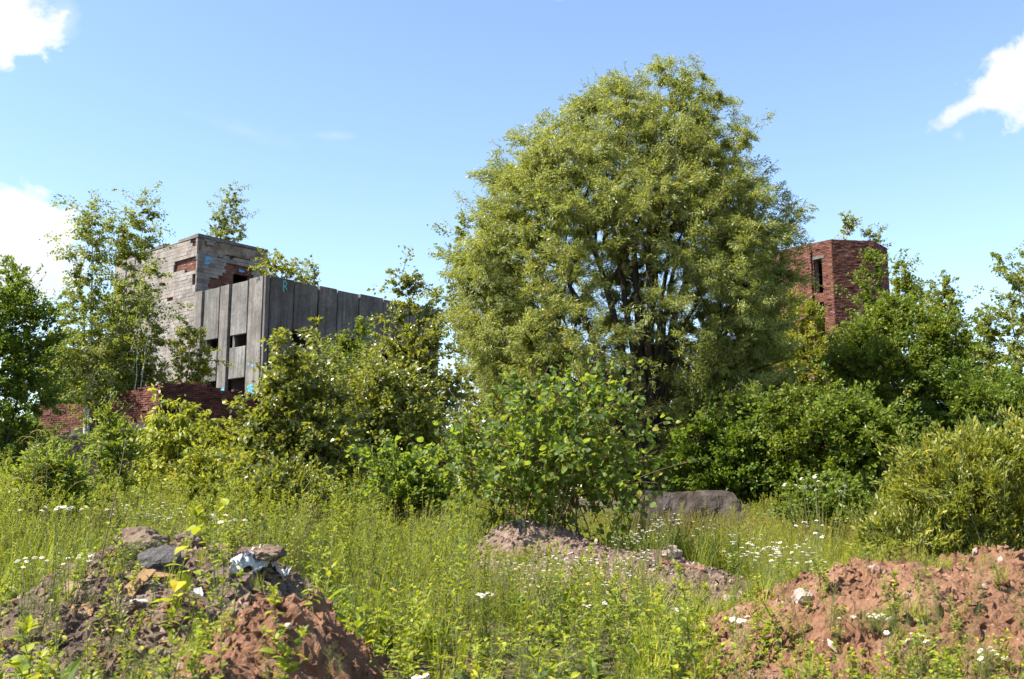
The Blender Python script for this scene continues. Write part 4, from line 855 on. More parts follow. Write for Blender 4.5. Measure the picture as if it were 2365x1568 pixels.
# ------------------------------------------------------------------ dumped concrete block behind the meadow
def dumped_block():
    D = 17.0; gzv = gz(3, D) - .25
    tl, tr, bl_, br = P(1492, 1131, D), P(1690, 1133, D), P(1458, 1215, D), P(1738, 1235, D)
    zt_ = (tl[2] + tr[2]) / 2; nx, ns = 46, 30; V = []; q = []
    prof = [(-.62, 0.0), (-.46, .35), (-.27, .72), (-.12, .95), (-.02, 1.0), (.14, .96), (.42, .7), (.8, 0.0)]
    pl = np.cumsum([0] + [math.hypot(prof[i + 1][0] - prof[i][0], prof[i + 1][1] - prof[i][1]) for i in range(len(prof) - 1)])
    for i in range(nx):
        u = i / (nx - 1)
        for j in range(ns):
            s = pl[-1] * j / (ns - 1); y = np.interp(s, pl, [p[0] for p in prof]); z = np.interp(s, pl, [p[1] for p in prof])
            x0 = np.interp(z, [0, .6, 1], [bl_[0] - .05, bl_[0] + .03, tl[0]]); x1 = np.interp(z, [0, .35, 1], [br[0] + .1, br[0] - .02, tr[0]])
            V.append((x0 + (x1 - x0) * u, D + y * .95, gzv + (zt_ - gzv) * z))
    V = np.array(V); d = fbm(V * 2.4, 4, 31); V[:, 1] -= .05 * d + .02 * fbm(V * 9, 3, 35); V[:, 2] += .028 * fbm(V * 4.0, 4, 33, .6)
    idx = np.arange(nx * ns).reshape(nx, ns)
    q = np.stack([idx[:-1, :-1], idx[1:, :-1], idx[1:, 1:], idx[:-1, 1:]], -1).reshape(-1)
    m_ = MB(); m_.add(V, q, np.full(len(q) // 4, 4)); m_.faces(V[idx[0]], [tuple(range(ns))]); m_.faces(V[idx[-1]], [tuple(range(ns - 1, -1, -1))])
    return tag(m_.build('concrete_block', M_CONCDARK, smooth=False), 'dark dumped concrete block with sloping ends at the edge of the grass', 'concrete block')
dumped_block()

# ------------------------------------------------------------------ debris on the heaps
def lump(name, label, cat, vx, vy, size, mat, seed, flat=1.0, rot=0.0, sub=4, amp=.30, sink=.35, tilt=(0, 0)):
    import bmesh
    c = hit(vx, vy); bm = bmesh.new(); bmesh.ops.create_icosphere(bm, subdivisions=sub, radius=1)
    v = np.array([x.co[:] for x in bm.verts]); d = norm(v); r = 1 + amp * fbm(d * 1.1, 2, seed) + amp * .5 * fbm(d * 3.2, 4, seed + 5, .6)
    w = d * r[:, None]; w = np.clip(w, -.86, .86) if flat < 1 else w
    w = w * np.array(size) * .5; w[:, 2] *= flat
    M = np.array(Matrix.Rotation(rot, 3, 'Z') @ Matrix.Rotation(tilt[0], 3, 'X') @ Matrix.Rotation(tilt[1], 3, 'Y')); w = w @ M.T
    for x, p in zip(bm.verts, w): x.co = p
    me = bpy.data.meshes.new(name); bm.to_mesh(me); bm.free(); me.materials.append(mat)
    o = bpy.data.objects.new(name, me); COL.objects.link(o); o.location = (c[0], c[1], c[2] + size[2] * .5 * flat * (1 - 2 * sink) + .0)
    return tag(o, label, cat)
def shard(name, label, cat, vx, vy, outline, th, mat, yaw=0, pitch=0, roll=0, lift=.01, noise=.007):
    lift = lift * .35 - .012; outline = [(x * .85, y * .85) for x, y in outline]
    """flat broken piece: outline in metres, given its own thickness, lying or leaning on the heap"""
    c = hit(vx, vy); pts = np.array(outline, float); n = len(pts); mb = MB()
    # subdivide the edges so the break line is ragged
    P2 = []
    for i in range(n):
        for t in (0, .33, .66): P2.append(pts[i] * (1 - t) + pts[(i + 1) % n] * t + (rng.normal(0, noise, 2) if t else 0))
    P2 = np.array(P2); m = len(P2)
    V = [(x, y, -th / 2 + rng.normal(0, noise * .2)) for x, y in P2] + [(x, y, th / 2 + rng.normal(0, noise * .2)) for x, y in P2]
    mb.faces(V, [tuple(range(m - 1, -1, -1)), tuple(range(m, 2 * m))] + [(i, (i + 1) % m, m + (i + 1) % m, m + i) for i in range(m)])
    o = mb.build(name, mat); o.location = (c[0], c[1], c[2] + lift)
    o.rotation_euler = (Matrix.Rotation(yaw, 4, 'Z') @ Matrix.Rotation(pitch, 4, 'X') @ Matrix.Rotation(roll, 4, 'Y')).to_euler()
    return tag(o, label, cat)
lump('soil_lump', 'big rounded lump of soil and concrete on the top left of the rubble heap', 'rubble', 322, 1282, (.40, .32, .26), M_GREYSOIL, 3, sink=.2)
lump('soil_lump', 'smaller pale soil lump on the crest of the rubble heap, right of the big lump', 'rubble', 434, 1262, (.26, .22, .15), M_GREYSOIL, 5, sink=.25)
lump('asphalt_chunk', 'dark asphalt chunk with a flat top lying on the rubble heap', 'rubble', 368, 1322, (.34, .30, .17), M_ASPH, 9, flat=.9, rot=.4, amp=.25, tilt=(.35, -.15), sink=.1)
shard('brick', 'broken reddish brick beside the big soil lump', 'brick', 263, 1290, [(-.11, -.06), (.11, -.06), (.10, .06), (-.11, .06)], .075, M_BRICK, .2, .3, -.15, .03)
shard('tan_board', 'long tan board standing tilted in the middle of the rubble heap', 'board', 306, 1362, [(-.055, -.18), (.06, -.15), (.075, .2), (-.02, .17)], .012, M_BOARD, -.5, .75, .5, .05)
shard('tan_board', 'square tan board low on the left slope of the rubble heap', 'board', 188, 1410, [(-.10, -.08), (.10, -.09), (.10, .07), (-.09, .08)], .012, M_BOARD, .1, .55, -.1, .03)
shard('tan_board', 'small tan splinter tucked under the asphalt chunk', 'board', 378, 1332, [(-.09, -.04), (.10, .0), (-.05, .06)], .012, M_BOARD, .3, .55, .1, .03)
shard('beige_board', 'flat beige board on the crest of the rubble heap', 'board', 388, 1280, [(-.17, -.05), (.15, -.07), (.16, .06), (-.15, .07)], .014, M_BOARD, -.15, .22, .0, .03)
shard('beige_board', 'narrow beige board at the upper left of the rubble heap', 'board', 203, 1330, [(-.16, -.03), (.13, -.04), (.13, .03), (-.15, .04)], .014, M_BOARD, .15, .3, -.1, .03)
shard('broken_tile', 'pinkish broken tile at the left of the rubble heap', 'tile', 175, 1357, [(-.10, -.06), (.08, -.08), (.13, .04), (-.06, .09)], .012, M_TILE, .5, .5, -.3, .03)
shard('slate_tile', 'maroon broken slate behind the tall blurred weed', 'tile', 503, 1325, [(-.10, -.10), (.10, -.10), (.09, .06), (-.08, .10)], .014, M_SLATE, .15, .5, 0, .03)
shard('slate_tile', 'maroon broken slate right of the other slate on the rubble heap', 'tile', 545, 1331, [(-.13, -.06), (.12, -.08), (.11, .05), (-.09, .08)], .014, M_SLATE, -.15, .45, .1, .03)
shard('white_fragment', 'white flat fragment in the middle of the rubble heap', 'fragment', 327, 1395, [(-.09, -.02), (.08, -.015), (.07, .02), (-.08, .025)], .012, M_PLASTIC, .2, .35, 0, .03)
shard('white_fragment', 'small white fragment low on the right of the rubble heap', 'fragment', 455, 1376, [(-.04, -.05), (.04, -.04), (.03, .06), (-.03, .05)], .010, M_PLASTIC, .3, .8, 0, .03)
shard('brown_sheet', 'curled brown sheet right of the red clay mound', 'scrap', 826, 1376, [(-.15, -.04), (.15, -.03), (.16, .05), (-.14, .06)], .010, M_RUST, -.1, .5, .1, .06)
shard('dark_scrap', 'dark bluish scrap right of the red clay mound', 'scrap', 920, 1408, [(-.11, -.07), (.10, -.07), (.12, .03), (-.08, .09)], .010, M_DARKSCRAP, -.3, .5, .1, .05)
shard('brown_board', 'brown board lying on the right tail of the gravel mound', 'board', 1577, 1306, [(-.26, -.05), (.25, -.06), (.26, .05), (-.25, .05)], .02, M_RUST, -.25, .3, .15, .04)
shard('dark_strip', 'short dark strip sticking out of the gravel mound', 'scrap', 1203, 1232, [(-.03, -.16), (.03, -.16), (.025, .16), (-.03, .15)], .012, M_DARKSCRAP, .3, 1.2, .15, .10)
lump('pale_stone', 'large pale pinkish stone in the middle of the wide clay bank', 'stone', 1856, 1390, (.16, .12, .13), M_STONEW, 21, rot=.5)
lump('pale_stone', 'pale stone near the crest of the wide clay bank', 'stone', 1847, 1311, (.14, .12, .10), M_STONEW, 23, rot=1.5)
lump('pale_stone', 'pinkish stone at the left end of the wide clay bank', 'stone', 1684, 1388, (.13, .11, .09), M_STONEW, 25, rot=2.5)
lump('pale_stone', 'rounded stone on the tail of the gravel mound', 'stone', 1552, 1285, (.24, .18, .16), M_STONEW, 27, rot=.9)
lump('grey_stone', 'small grey stone on the slope of the red clay mound', 'stone', 665, 1450, (.05, .045, .04), M_STONEW, 28, rot=.9, sub=2)
lump('dark_stone', 'purplish stone at the crest of the gravel mound', 'stone', 1345, 1203, (.34, .26, .20), M_SLATE, 29, rot=.2)
lump('grey_chunk', 'grey chunk of concrete beneath the white plastic sheet', 'rubble', 598, 1294, (.36, .26, .15), M_GREYSOIL, 31, sink=.3)
# crumpled white plastic sheet draped over the chunk
def plastic_sheet():
    pc = hit(598, 1292); c0, c1, c2 = hit(540, 1303), hit(605, 1306), hit(672, 1326); nx, ny = 60, 22; V = []
    for i in range(nx):
        u = i / (nx - 1); c = (c0 * (1 - u * 2) + c1 * u * 2) if u < .5 else (c1 * (2 - u * 2) + c2 * (u * 2 - 1))
        w = .16 + .05 * math.sin(u * 5)
        for j in range(ny):
            v = j / (ny - 1) - .5; x = c[0]; y = c[1] - .10 + v * w * 1.9
            h = gz(x, y) + .06 * math.exp(-((x - pc[0]) / .22) ** 2 - ((y - pc[1]) / .2) ** 2); V.append((x + .03 * vnoise(np.array([u * 8, v * 5, 0.]), 4), y, h))
    V = np.array(V); V[:, 2] += .03 + .04 * np.abs(vnoise(V * np.array([9, 12, .1]), 77)) + .012 * vnoise(V * np.array([24, 22, .1]), 78)
    idx = np.arange(nx * ny).reshape(nx, ny); q = np.stack([idx[:-1, :-1], idx[1:, :-1], idx[1:, 1:], idx[:-1, 1:]], -1).reshape(-1)
    m_ = MB(); m_.add(V, q, np.full(len(q) // 4, 4)); o = m_.build('plastic_sheet', M_PLASTIC, smooth=True)
    s = o.modifiers.new('solid', 'SOLIDIFY'); s.thickness = .004
    return tag(o, 'crumpled white plastic sheet draped over the right top of the rubble heap', 'plastic sheet')
plastic_sheet()
# small stones and crumbs, uncountable
def crumbs(name, label, n, zone, mats, smin, smax):
    mb = MB(); x0, x1, y0, y1 = zone; x = rng.uniform(x0, x1, n); y = rng.uniform(y0, y1, n); h = heap_over(x, y); k = h > .06
    x, y = x[k], y[k]; z = surf(x, y); m = len(x); s = smin + (smax - smin) * rng.random(m) ** 3
    base = np.array([(1,0,0),(-1,0,0),(0,1,0),(0,-1,0),(0,0,1),(0,0,-1)], float)
    Q = np.linalg.qr(rng.normal(size=(m, 3, 3)))[0]; v = (base[None] * rng.uniform(.6, 1.1, (m, 6, 1)) * s[:, None, None] * np.array([1.3, 1, .7])[None, None]) @ Q
    v = v + np.stack([x, y, z + s * .3], -1)[:, None]
    F = np.array([(0,2,4),(2,1,4),(1,3,4),(3,0,4),(2,0,5),(1,2,5),(3,1,5),(0,3,5)]); L = (np.arange(m)[:, None, None] * 6 + F[None]).ravel()
    mb.add(v.reshape(-1, 3), L, np.full(m * 8, 3), np.repeat(rng.integers(0, len(mats), m), 8)); o = mb.build(name, mats); o['kind'] = 'stuff'; o['label'] = label; return o
crumbs('soil_crumbs', 'crumbs and small stones on the grey rubble heap', 5200, (-5.6, -1.4, 5.0, 9.2), [M_GREYSOIL] * 14 + [M_STONEW, M_TILE, M_BRICK], .006, .05)
crumbs('clay_crumbs', 'clay crumbs and pebbles on the red mounds', 5200, (1.2, 6, 4.5, 8.6), [M_RED] * 18 + [M_STONEW], .005, .045)
crumbs('clay_crumbs', 'clay crumbs and pebbles on the red mound in front', 2600, (-2.6, -.4, 4.2, 6.9), [M_RED] * 18 + [M_STONEW], .004, .035)
crumbs('gravel_crumbs', 'gravel on the pinkish mound', 3600, (-.8, 3.2, 9.6, 13), [M_PINKSOIL, M_PINKSOIL, M_STONEW, M_TILE], .008, .04)

# ------------------------------------------------------------------ weeds: prototypes
MW = [M_STEM, M_WEED, M_WEEDY, M_BSTEM, M_PETAL, M_DISC, M_STRAW, M_PURPLE, M_REDLEAF]
def stemline(mb, h, lean=.06, r=.004, k=7, mat=0, base=(0, 0, 0), az=None):
    az = rng.random() * 6.28 if az is None else az; t = np.linspace(0, 1, k)
    p = np.stack([base[0] + lean * h * t ** 1.7 * math.cos(az) + rng.normal(0, .006, k) * t, base[1] + lean * h * t ** 1.7 * math.sin(az) + rng.normal(0, .006, k) * t, base[2] + h * t], -1)
    tubes(mb, p[None], (r * np.linspace(1, .4, k))[None], 4, mat); return p
def at(p, t):
    k = len(p) - 1; f = np.clip(np.asarray(t) * k, 0, k - 1e-6); i = f.astype(int); w = (f - i)[:, None]; return p[i] * (1 - w) + p[i + 1] * w
def ring_leaves(mb, p, n, kind, ln, wd, t0, t1, pitch, mat, taper=.5, droop=.0, off=0.0):
    t = np.linspace(t0, t1, n) + rng.normal(0, .012, n); az = np.arange(n) * 2.4 + rng.normal(0, .3, n); q = at(p, np.clip(t, 0, 1))
    pt = pitch + rng.normal(0, .2, n); ax = np.stack([np.cos(az) * np.cos(pt), np.sin(az) * np.cos(pt), np.sin(pt) - droop], -1)
    nr = np.stack([-np.cos(az) * np.sin(pt), -np.sin(az) * np.sin(pt), np.cos(pt)], -1) + rng.normal(0, .25, (n, 3))
    s = (1 - taper * (t - t0) / max(1e-6, t1 - t0)) * rng.uniform(.75, 1.2, n); leaves(mb, kind, q + ax * off, ax, nr, ln * s, wd * s, mat)
U_ = lambda a, b: float(rng.uniform(a, b))
def w_broad(h, ln=.055):            # goosefoot-like: alternate oval leaves, short side shoots
    mb = MB(); ln = ln * U_(.75, 1.35); wr = U_(.42, .68); m0 = 1 if rng.random() < .5 else 2; p = stemline(mb, h, U_(.05, .3), .004, 7, 3 if rng.random() < .3 else 0); ring_leaves(mb, p, int(9 + h * U_(10, 22)), 'oval', ln, ln * wr, .10, .97, U_(-.1, .5), m0, .5, U_(0, .3))
    for t in np.linspace(.2, .7, rng.integers(2, 6)):
        b = at(p, [t])[0]; q = stemline(mb, h * U_(.2, .4), .9, .0025, 5, 0, b); ring_leaves(mb, q, rng.integers(5, 9), 'oval', ln * .7, ln * wr * .7, .25, 1, .4, 2, .3)
    ring_leaves(mb, p, 7, 'oval', ln * .55, ln * .3, .94, 1, .9, 2, .3); return mb
def w_spire(h):                     # mugwort / melilot: many narrow leaves, branched pale spire
    mb = MB(); lf = U_(.055, .11); p = stemline(mb, h, U_(.02, .2), .0045, 9, 3 if rng.random() < .25 else 0); ring_leaves(mb, p, int(U_(18, 32) * h + 10), 'lance', lf, lf * U_(.2, .34), .06, .9, U_(.1, .6), 1, .6, U_(0, .35))
    for t in np.linspace(U_(.25, .55), .95, int(6 + 6 * h)):
        b = at(p, [t])[0]; q = stemline(mb, h * U_(.12, .3) * (1.25 - t), U_(.35, .8), .002, 5, 0, b); ring_leaves(mb, q, 12, 'quad', .032, .012, .15, 1, .6, 2, .3)
    ring_leaves(mb, p, 14, 'quad', .026, .012, .86, 1, .8, 2, .3); return mb
def w_stalk(h):                     # tall pale sow-thistle with broad leaves
    mb = MB(); p = stemline(mb, h, .05, .006, 9, 0); ring_leaves(mb, p, 26, 'oval', .12, .05, .06, .95, .45, 2, .45, .15); ring_leaves(mb, p, 16, 'lance', .06, .02, .8, 1, .8, 2, .3)
    for t in (.55, .68, .8, .9):
        b = at(p, [t])[0]; q = stemline(mb, h * .16, .8, .003, 5, 0, b); ring_leaves(mb, q, 9, 'oval', .055, .024, .2, 1, .5, 2, .3)
    return mb
def w_dry(h):                       # last year's brown stalks
    mb = MB()
    for s_ in range(3):
        p = stemline(mb, h * U_(.6, 1), U_(.05, .5), .0028, 7, 3); ring_leaves(mb, p, 10, 'quad', .03, .012, .4, 1, .4, 6 if s_ else 3, .3)
    return mb
def w_dock(h):                      # big basal leaves and a stiff stalk
    mb = MB(); p = stemline(mb, h, .1, .005, 7, 3 if rng.random() < .5 else 0); n = rng.integers(7, 12); az = np.arange(n) * 2.4; pt = rng.uniform(.2, 1.1, n); ax = np.stack([np.cos(az) * np.cos(pt), np.sin(az) * np.cos(pt), np.sin(pt)], -1)
    leaves(mb, 'oval', at(p, np.linspace(.02, .4, n)), ax, np.stack([-np.cos(az) * np.sin(pt), -np.sin(az) * np.sin(pt), np.cos(pt)], -1) + rng.normal(0, .3, (n, 3)), rng.uniform(.13, .22, n), rng.uniform(.045, .075, n), 1)
    ring_leaves(mb, p, 16, 'lance', .08, .022, .4, 1, .6, 2, .6); return mb
def w_fine(h):                      # feathery thin foliage
    mb = MB()
    for s in range(3):
        p = stemline(mb, h * rng.uniform(.75, 1), .2, .003)
        for t in np.linspace(.15, .92, 10):
            b = at(p, [t])[0]; q = stemline(mb, .11, 1.1, .0012, 4, 0, b); ring_leaves(mb, q, 8, 'quad', .03, .0055, .1, 1, .5, 1, .2)
    return mb
def w_lettuce(h):                   # sow-thistle / willowherb: long lance leaves up a stiff stem
    mb = MB(); lf = U_(.085, .15); p = stemline(mb, h, U_(.02, .18), .0045, 7, 3 if rng.random() < .35 else 0); ring_leaves(mb, p, int(12 + h * U_(14, 28)), 'lance', lf, lf * U_(.18, .32), .05, .97, U_(.2, .8), 1 if rng.random() < .6 else 2, .6, U_(0, .3))
    ring_leaves(mb, p, 9, 'lance', .05, .012, .9, 1, .9, 2, .3); return mb
def w_grass(h, heads=True, n=26):
    mb = MB(); az = rng.random(n) * 6.28; b = np.stack([rng.normal(0, .035, n), rng.normal(0, .035, n), 0 * az], -1); L_ = h * rng.uniform(.45, 1, n); lean = rng.uniform(.1, .45, n)
    ax = np.stack([np.cos(az) * lean, np.sin(az) * lean, np.ones(n)], -1); nr = np.stack([-np.cos(az), -np.sin(az), lean], -1) + rng.normal(0, .3, (n, 3)); leaves(mb, 'blade', b, ax, nr, L_, .007, 2)
    if heads:
        for s in range(3):
            p = stemline(mb, h * rng.uniform(.95, 1.2), .14, .0014, 6, 6); ring_leaves(mb, p, 16, 'quad', .022, .007, .80, 1.0, 1.1, 6, .2)
    return mb
def w_daisyfar(h):                  # small white-flowered chamomile seen from afar
    mb = MB()
    for s in range(5):
        p = stemline(mb, h * rng.uniform(.8, 1), .28, .002); ring_leaves(mb, p, 14, 'quad', .04, .008, .1, .85, .5, 1, .3); c = p[-1]
        a = np.arange(9) * 2 * math.pi / 9; ax = np.stack([np.cos(a), np.sin(a), 0 * a - .1], -1); leaves(mb, 'quad', np.tile(c, (9, 1)), ax, np.tile([0.1, -.2, 1.0], (9, 1)), .017, .010, 4)
        leaves(mb, 'quad', np.tile(c + [0, 0, .003], (4, 1)), ax[::2][:4], np.tile([0, 0, 1.0], (4, 1)), .006, .006, 5)
    return mb
PROT = {'broad_s': [w_broad(.26) for _ in range(7)], 'broad_m': [w_broad(.5, .06) for _ in range(7)], 'broad_l': [w_broad(.45, .088) for _ in range(6)], 'dock': [w_dock(.6) for _ in range(5)], 'stalk': [w_stalk(1.2) for _ in range(3)], 'dry': [w_dry(.7) for _ in range(4)], 'spire_m': [w_spire(.7) for _ in range(7)], 'spire_t': [w_spire(1.1) for _ in range(9)],
        'fine': [w_fine(.5) for _ in range(3)], 'fine_t': [w_fine(.85) for _ in range(2)], 'lett_m': [w_lettuce(.6) for _ in range(7)], 'lett_t': [w_lettuce(1.05) for _ in range(7)], 'grass': [w_grass(.55) for _ in range(4)], 'grass_t': [w_grass(1.0, True, 34) for _ in range(4)], 'grass_s': [w_grass(.3, False, 30) for _ in range(4)], 'daisy': [w_daisyfar(.5) for _ in range(3)], 'daisy_t': [w_daisyfar(.95) for _ in range(3)]}
PA = {k: [m.arrays() for m in v] for k, v in PROT.items()}
VLX = [0, 100, 300, 450, 700, 900, 1060, 1100, 1380, 1450, 1520, 1690, 1740, 1900, 2365]
VFAR = [1050, 1062, 1075, 1095, 1100, 1092, 1080, 1125, 1178, 1178, 1176, 1172, 1150, 1150, 1200]
VNEAR = [1110, 1120, 1130, 1140, 1150, 1145, 1160, 1262, 1268, 1290, 1320, 1345, 1262, 1265, 1290]
def grow_limit(x, y):
    vx = 1182.5 + x / y * FPX * .985; vy = np.where(y > 11.6, np.interp(vx, VLX, VFAR), np.interp(vx, VLX, VNEAR))
    vy = vy + np.where((vx < 1080) | (vx > 1745), 34, 8) * vnoise(np.stack([vx / 42, y * .5, 0 * vx], -1), 301)
    dz = (784 - vy) / FPX; c, s = math.cos(PITCH), math.sin(PITCH); return EYE + y * (s + dz * c) / (c - dz * s)
PH = {k: [float(m_.arrays()[0][:, 2].max()) for m_ in v] for k, v in PROT.items()}
class Scatter:
    def __init__(self): self.mb = MB()
    def put(self, kind, xy, scale, limit=True):
        z = surf(xy[:, 0], xy[:, 1]) - .01; pick = rng.integers(0, len(PA[kind]), len(xy))
        if limit: room = (grow_limit(xy[:, 0], xy[:, 1]) - z) / np.array(PH[kind])[pick] * rng.uniform(.84, 1.12, len(xy)); scale = np.minimum(scale, np.maximum(room, .16))
        for k, (v, l, t, m) in enumerate(PA[kind]):
            s = pick == k; n = int(s.sum())
            if not n: continue
            a = rng.random(n) * 6.283; c_, s_ = np.cos(a) * scale[s], np.sin(a) * scale[s]; tx, ty = rng.normal(0, .10, (2, n)) + np.array([[.03], [0]])
            X = v[None, :, 0] * c_[:, None] - v[None, :, 1] * s_[:, None]; Y = v[None, :, 0] * s_[:, None] + v[None, :, 1] * c_[:, None]; Z = v[None, :, 2] * scale[s][:, None]
            X = X + Z * tx[:, None] + xy[s, 0][:, None]; Y = Y + Z * ty[:, None] + xy[s, 1][:, None]; Z = Z + z[s][:, None]
            L = (l[None] + (np.arange(n) * len(v))[:, None]).ravel(); self.mb.add(np.stack([X, Y, Z], -1).reshape(-1, 3), L, np.tile(t, n), np.tile(m, n))
def field(n, x0, x1, y0, y1): return np.stack([rng.uniform(x0, x1, n), rng.uniform(y0, y1, n)], -1)
def inview(xy, m=.8): return np.abs(xy[:, 0]) < .53 * xy[:, 1] + m
# height wanted at each place of the meadow
def want(xy):
    x, y = xy[:, 0], xy[:, 1]
    left = np.clip(.42 + (y - 6.0) * .17, .34, 1.4); right = np.clip(.40 + (y - 6.5) * .06, .32, .62)
    w = 1 / (1 + np.exp(-(x - (1.0 + (y - 9) * .02)) * 2.2)); h = left * (1 - w) + right * w
    xr_ = xy[:, 0] / np.maximum(1, y)
    h = np.where((y > 13.3) & (x > .4) & (x < 4.6), np.minimum(h, .45), h)
    return h * (1 + .34 * vnoise(np.stack([x * .9, y * .9, 0 * x], -1), 91))
meadow = Scatter()
xy = field(15000, -11, 11, 4.6, 22); xy = xy[inview(xy)]
dens = np.where(xy[:, 1] < 12, 1.0, .62); ho = heap_over(xy[:, 0], xy[:, 1])
front_gap = (xy[:, 1] < 7.4) & (xy[:, 0] < -.1) | ((xy[:, 1] < 7.6) & (xy[:, 0] > 1.5))
k = (rng.random(len(xy)) < dens) & ((ho < .05) | (rng.random(len(xy)) < .05 + .12 * ((xy[:, 1] > 9) & (xy[:, 1] < 12.6)))); xy = xy[k]; h = want(xy)
def patchy(seed, f): return vnoise(np.stack([xy[:, 0] * f, xy[:, 1] * f, 0 * h], -1), seed)
KINDS = [('spire_t', 1.1, 'T', .55), ('lett_t', 1.05, 'T', .35), ('fine_t', .85, 'T', .0), ('spire_m', .9, 'T', .1), ('dry', .9, 'T', -.2), ('dock', .8, 'T', .0), ('grass_t', 1.0, 'T', .25),
         ('spire_m', .7, 'M', .2), ('lett_m', .6, 'M', .25), ('broad_m', .5, 'M', .35), ('fine', .5, 'M', .0), ('grass', .55, 'M', .0), ('dock', .6, 'M', .1), ('dry', .7, 'M', -.15), ('grass_t', .9, 'M', .15),
         ('broad_s', .26, 'L', .2), ('broad_l', .45, 'L', .45), ('fine', .5, 'L', .0), ('grass_s', .3, 'L', -.1), ('dock', .5, 'L', .0)]
cls = np.where(h > .78, 'T', np.where((h > .44) & (xy[:, 1] > 6.6), 'M', 'L'))
score = np.stack([np.where(cls == c_, b_ + 1.1 * patchy(200 + 7 * i_, .9) + .36 * rng.normal(size=len(h)), -9) for i_, (k_, hh_, c_, b_) in enumerate(KINDS)], 0)
best = np.argmax(score, 0)
for i_, (k_, hh_, c_, b_) in enumerate(KINDS):
    sel = best == i_; tallone = np.where(rng.random(int(sel.sum())) < .10, 1.35, 1.0)
    meadow.put(k_, xy[sel], np.clip(h[sel] / hh_, .45, 1.55) * rng.uniform(.55, 1.15, int(sel.sum())) * tallone)
# undergrowth of grass everywhere
xy = field(6500, -11, 12, 4.4, 24); xy = xy[inview(xy) & (rng.random(6500) < np.clip((xy[:, 1] - 5) * .08, .08, .5))]; ho = heap_over(xy[:, 0], xy[:, 1]); xy = xy[(ho < .06)]; h = np.full(len(xy), .3); meadow.put('grass_s', xy, rng.uniform(.7, 1.3, len(xy)))
# flowering grass before the dark block and along the right
xy = field(1500, 1.2, 9, 9.0, 16.8); xy = xy[inview(xy) & (heap_over(xy[:, 0], xy[:, 1]) < .2)]; meadow.put('grass', xy, rng.uniform(.8, 1.5, len(xy)))
# lush foot of the trees
xy = field(4200, -12, 14, 15, 28); xy = xy[inview(xy)]; meadow.put('lett_t', xy[::2], rng.uniform(.6, 1.1, len(xy[::2]))); meadow.put('spire_t', xy[1::2], rng.uniform(.6, 1.1, len(xy[1::2])))
# seedlings on the bare heaps
xy = field(5200, -6, 6.5, 4.0, 9.4); ho = heap_over(xy[:, 0], xy[:, 1]); pn = vnoise(np.stack([xy[:, 0] * 1.3, xy[:, 1] * 1.3, 0 * ho], -1), 97); front = np.clip((6.6 - xy[:, 1]) * .5, 0, 1)
k = (ho > .05) & inview(xy) & (rng.random(len(xy)) < np.clip(.24 + .42 * front + .5 * pn - .12 * ((xy[:, 0] < -1.2) & (xy[:, 1] > 6.4)), .03, .85) * np.where((np.abs(xy[:, 0] + 1.15 * xy[:, 1] / 5.6) < .46) & (xy[:, 1] > 4.2), .16, 1)); xy = xy[k]; r = rng.random(len(xy))
meadow.put('broad_s', xy[r < .40], rng.uniform(.45, 1.25, int((r < .40).sum()))); q_ = (r >= .40) & (r < .55); meadow.put('broad_l', xy[q_], rng.uniform(.35, .8, int(q_.sum())) * np.where(xy[q_, 1] < 5.6, 1.1, .7)); meadow.put('fine', xy[(r >= .55) & (r < .85)], rng.uniform(.3, .7, int(((r >= .55) & (r < .85)).sum()))); meadow.put('grass_s', xy[r >= .85], rng.uniform(.4, .9, int((r >= .85).sum())))
o = meadow.mb.build('meadow', MW); o['kind'] = 'stuff'; o['label'] = 'tangled meadow of green weeds and grass'
# white flecks of far chamomile in the meadow
fl = Scatter()
def fleck(vx, vy, sx, sy, n, kind='daisy_t', sc=1.0):
    for i in range(n):
        c = P(rng.normal(vx, sx), vy, rng.normal(*sy)); fl.put(kind, np.array([[c[0], c[1]]]), np.array([sc * rng.uniform(.85, 1.15)]), False)
fleck(360, 1150, 55, (12.5, .8), 22); fleck(440, 1160, 60, (11.2, .8), 16); fleck(330, 1160, 20, (12.5, .5), 6); fleck(620, 1200, 120, (9.6, .6), 7, 'daisy_t', .85); fleck(1380, 1330, 120, (9.2, .8), 16, 'daisy'); fleck(1530, 1265, 50, (10.6, .3), 14, 'daisy', .9); fleck(1480, 1300, 40, (9.8, .4), 10, 'daisy', .9); fleck(1780, 1260, 60, (9.6, .6), 14, 'daisy', 1.2); fleck(1260, 1180, 40, (11.0, .4), 5, 'daisy_t', .9); fleck(1250, 1340, 60, (8.6, .4), 8, 'daisy', 1.0)
o = fl.mb.build('wild_chamomile', MW); o['kind'] = 'stuff'; o['label'] = 'white flecks of chamomile scattered through the meadow'

# ------------------------------------------------------------------ single weeds and flower clumps that stand out
def flower_mesh(r=.017):
    m = MB(); n = 13; a = np.arange(n) * 2 * math.pi / n; ax = np.stack([np.cos(a), np.sin(a), -.15 + rng.normal(0, .12, n)], -1); leaves(m, 'lance', ax * r * .25, ax, np.tile([0, 0, 1.0], (n, 1)), r * .85, r * .42, 0)
    for ring_, (rr, z) in enumerate(((r * .36, .001), (r * .27, .005), (r * .1, .007))):
        pass
    k = 8; b = np.arange(k) * 2 * math.pi / k; V = [(r * .36 * math.cos(t), r * .36 * math.sin(t), .0) for t in b] + [(r * .25 * math.cos(t), r * .25 * math.sin(t), r * .28) for t in b] + [(0, 0, r * .36)]
    m.faces(V, [(i, (i + 1) % k, k + (i + 1) % k, k + i) for i in range(k)] + [(k + i, k + (i + 1) % k, 2 * k) for i in range(k)], 1); return m.mesh('flower_head', [M_PETAL, M_DISC])
FLM = [flower_mesh(), flower_mesh(), flower_mesh()]
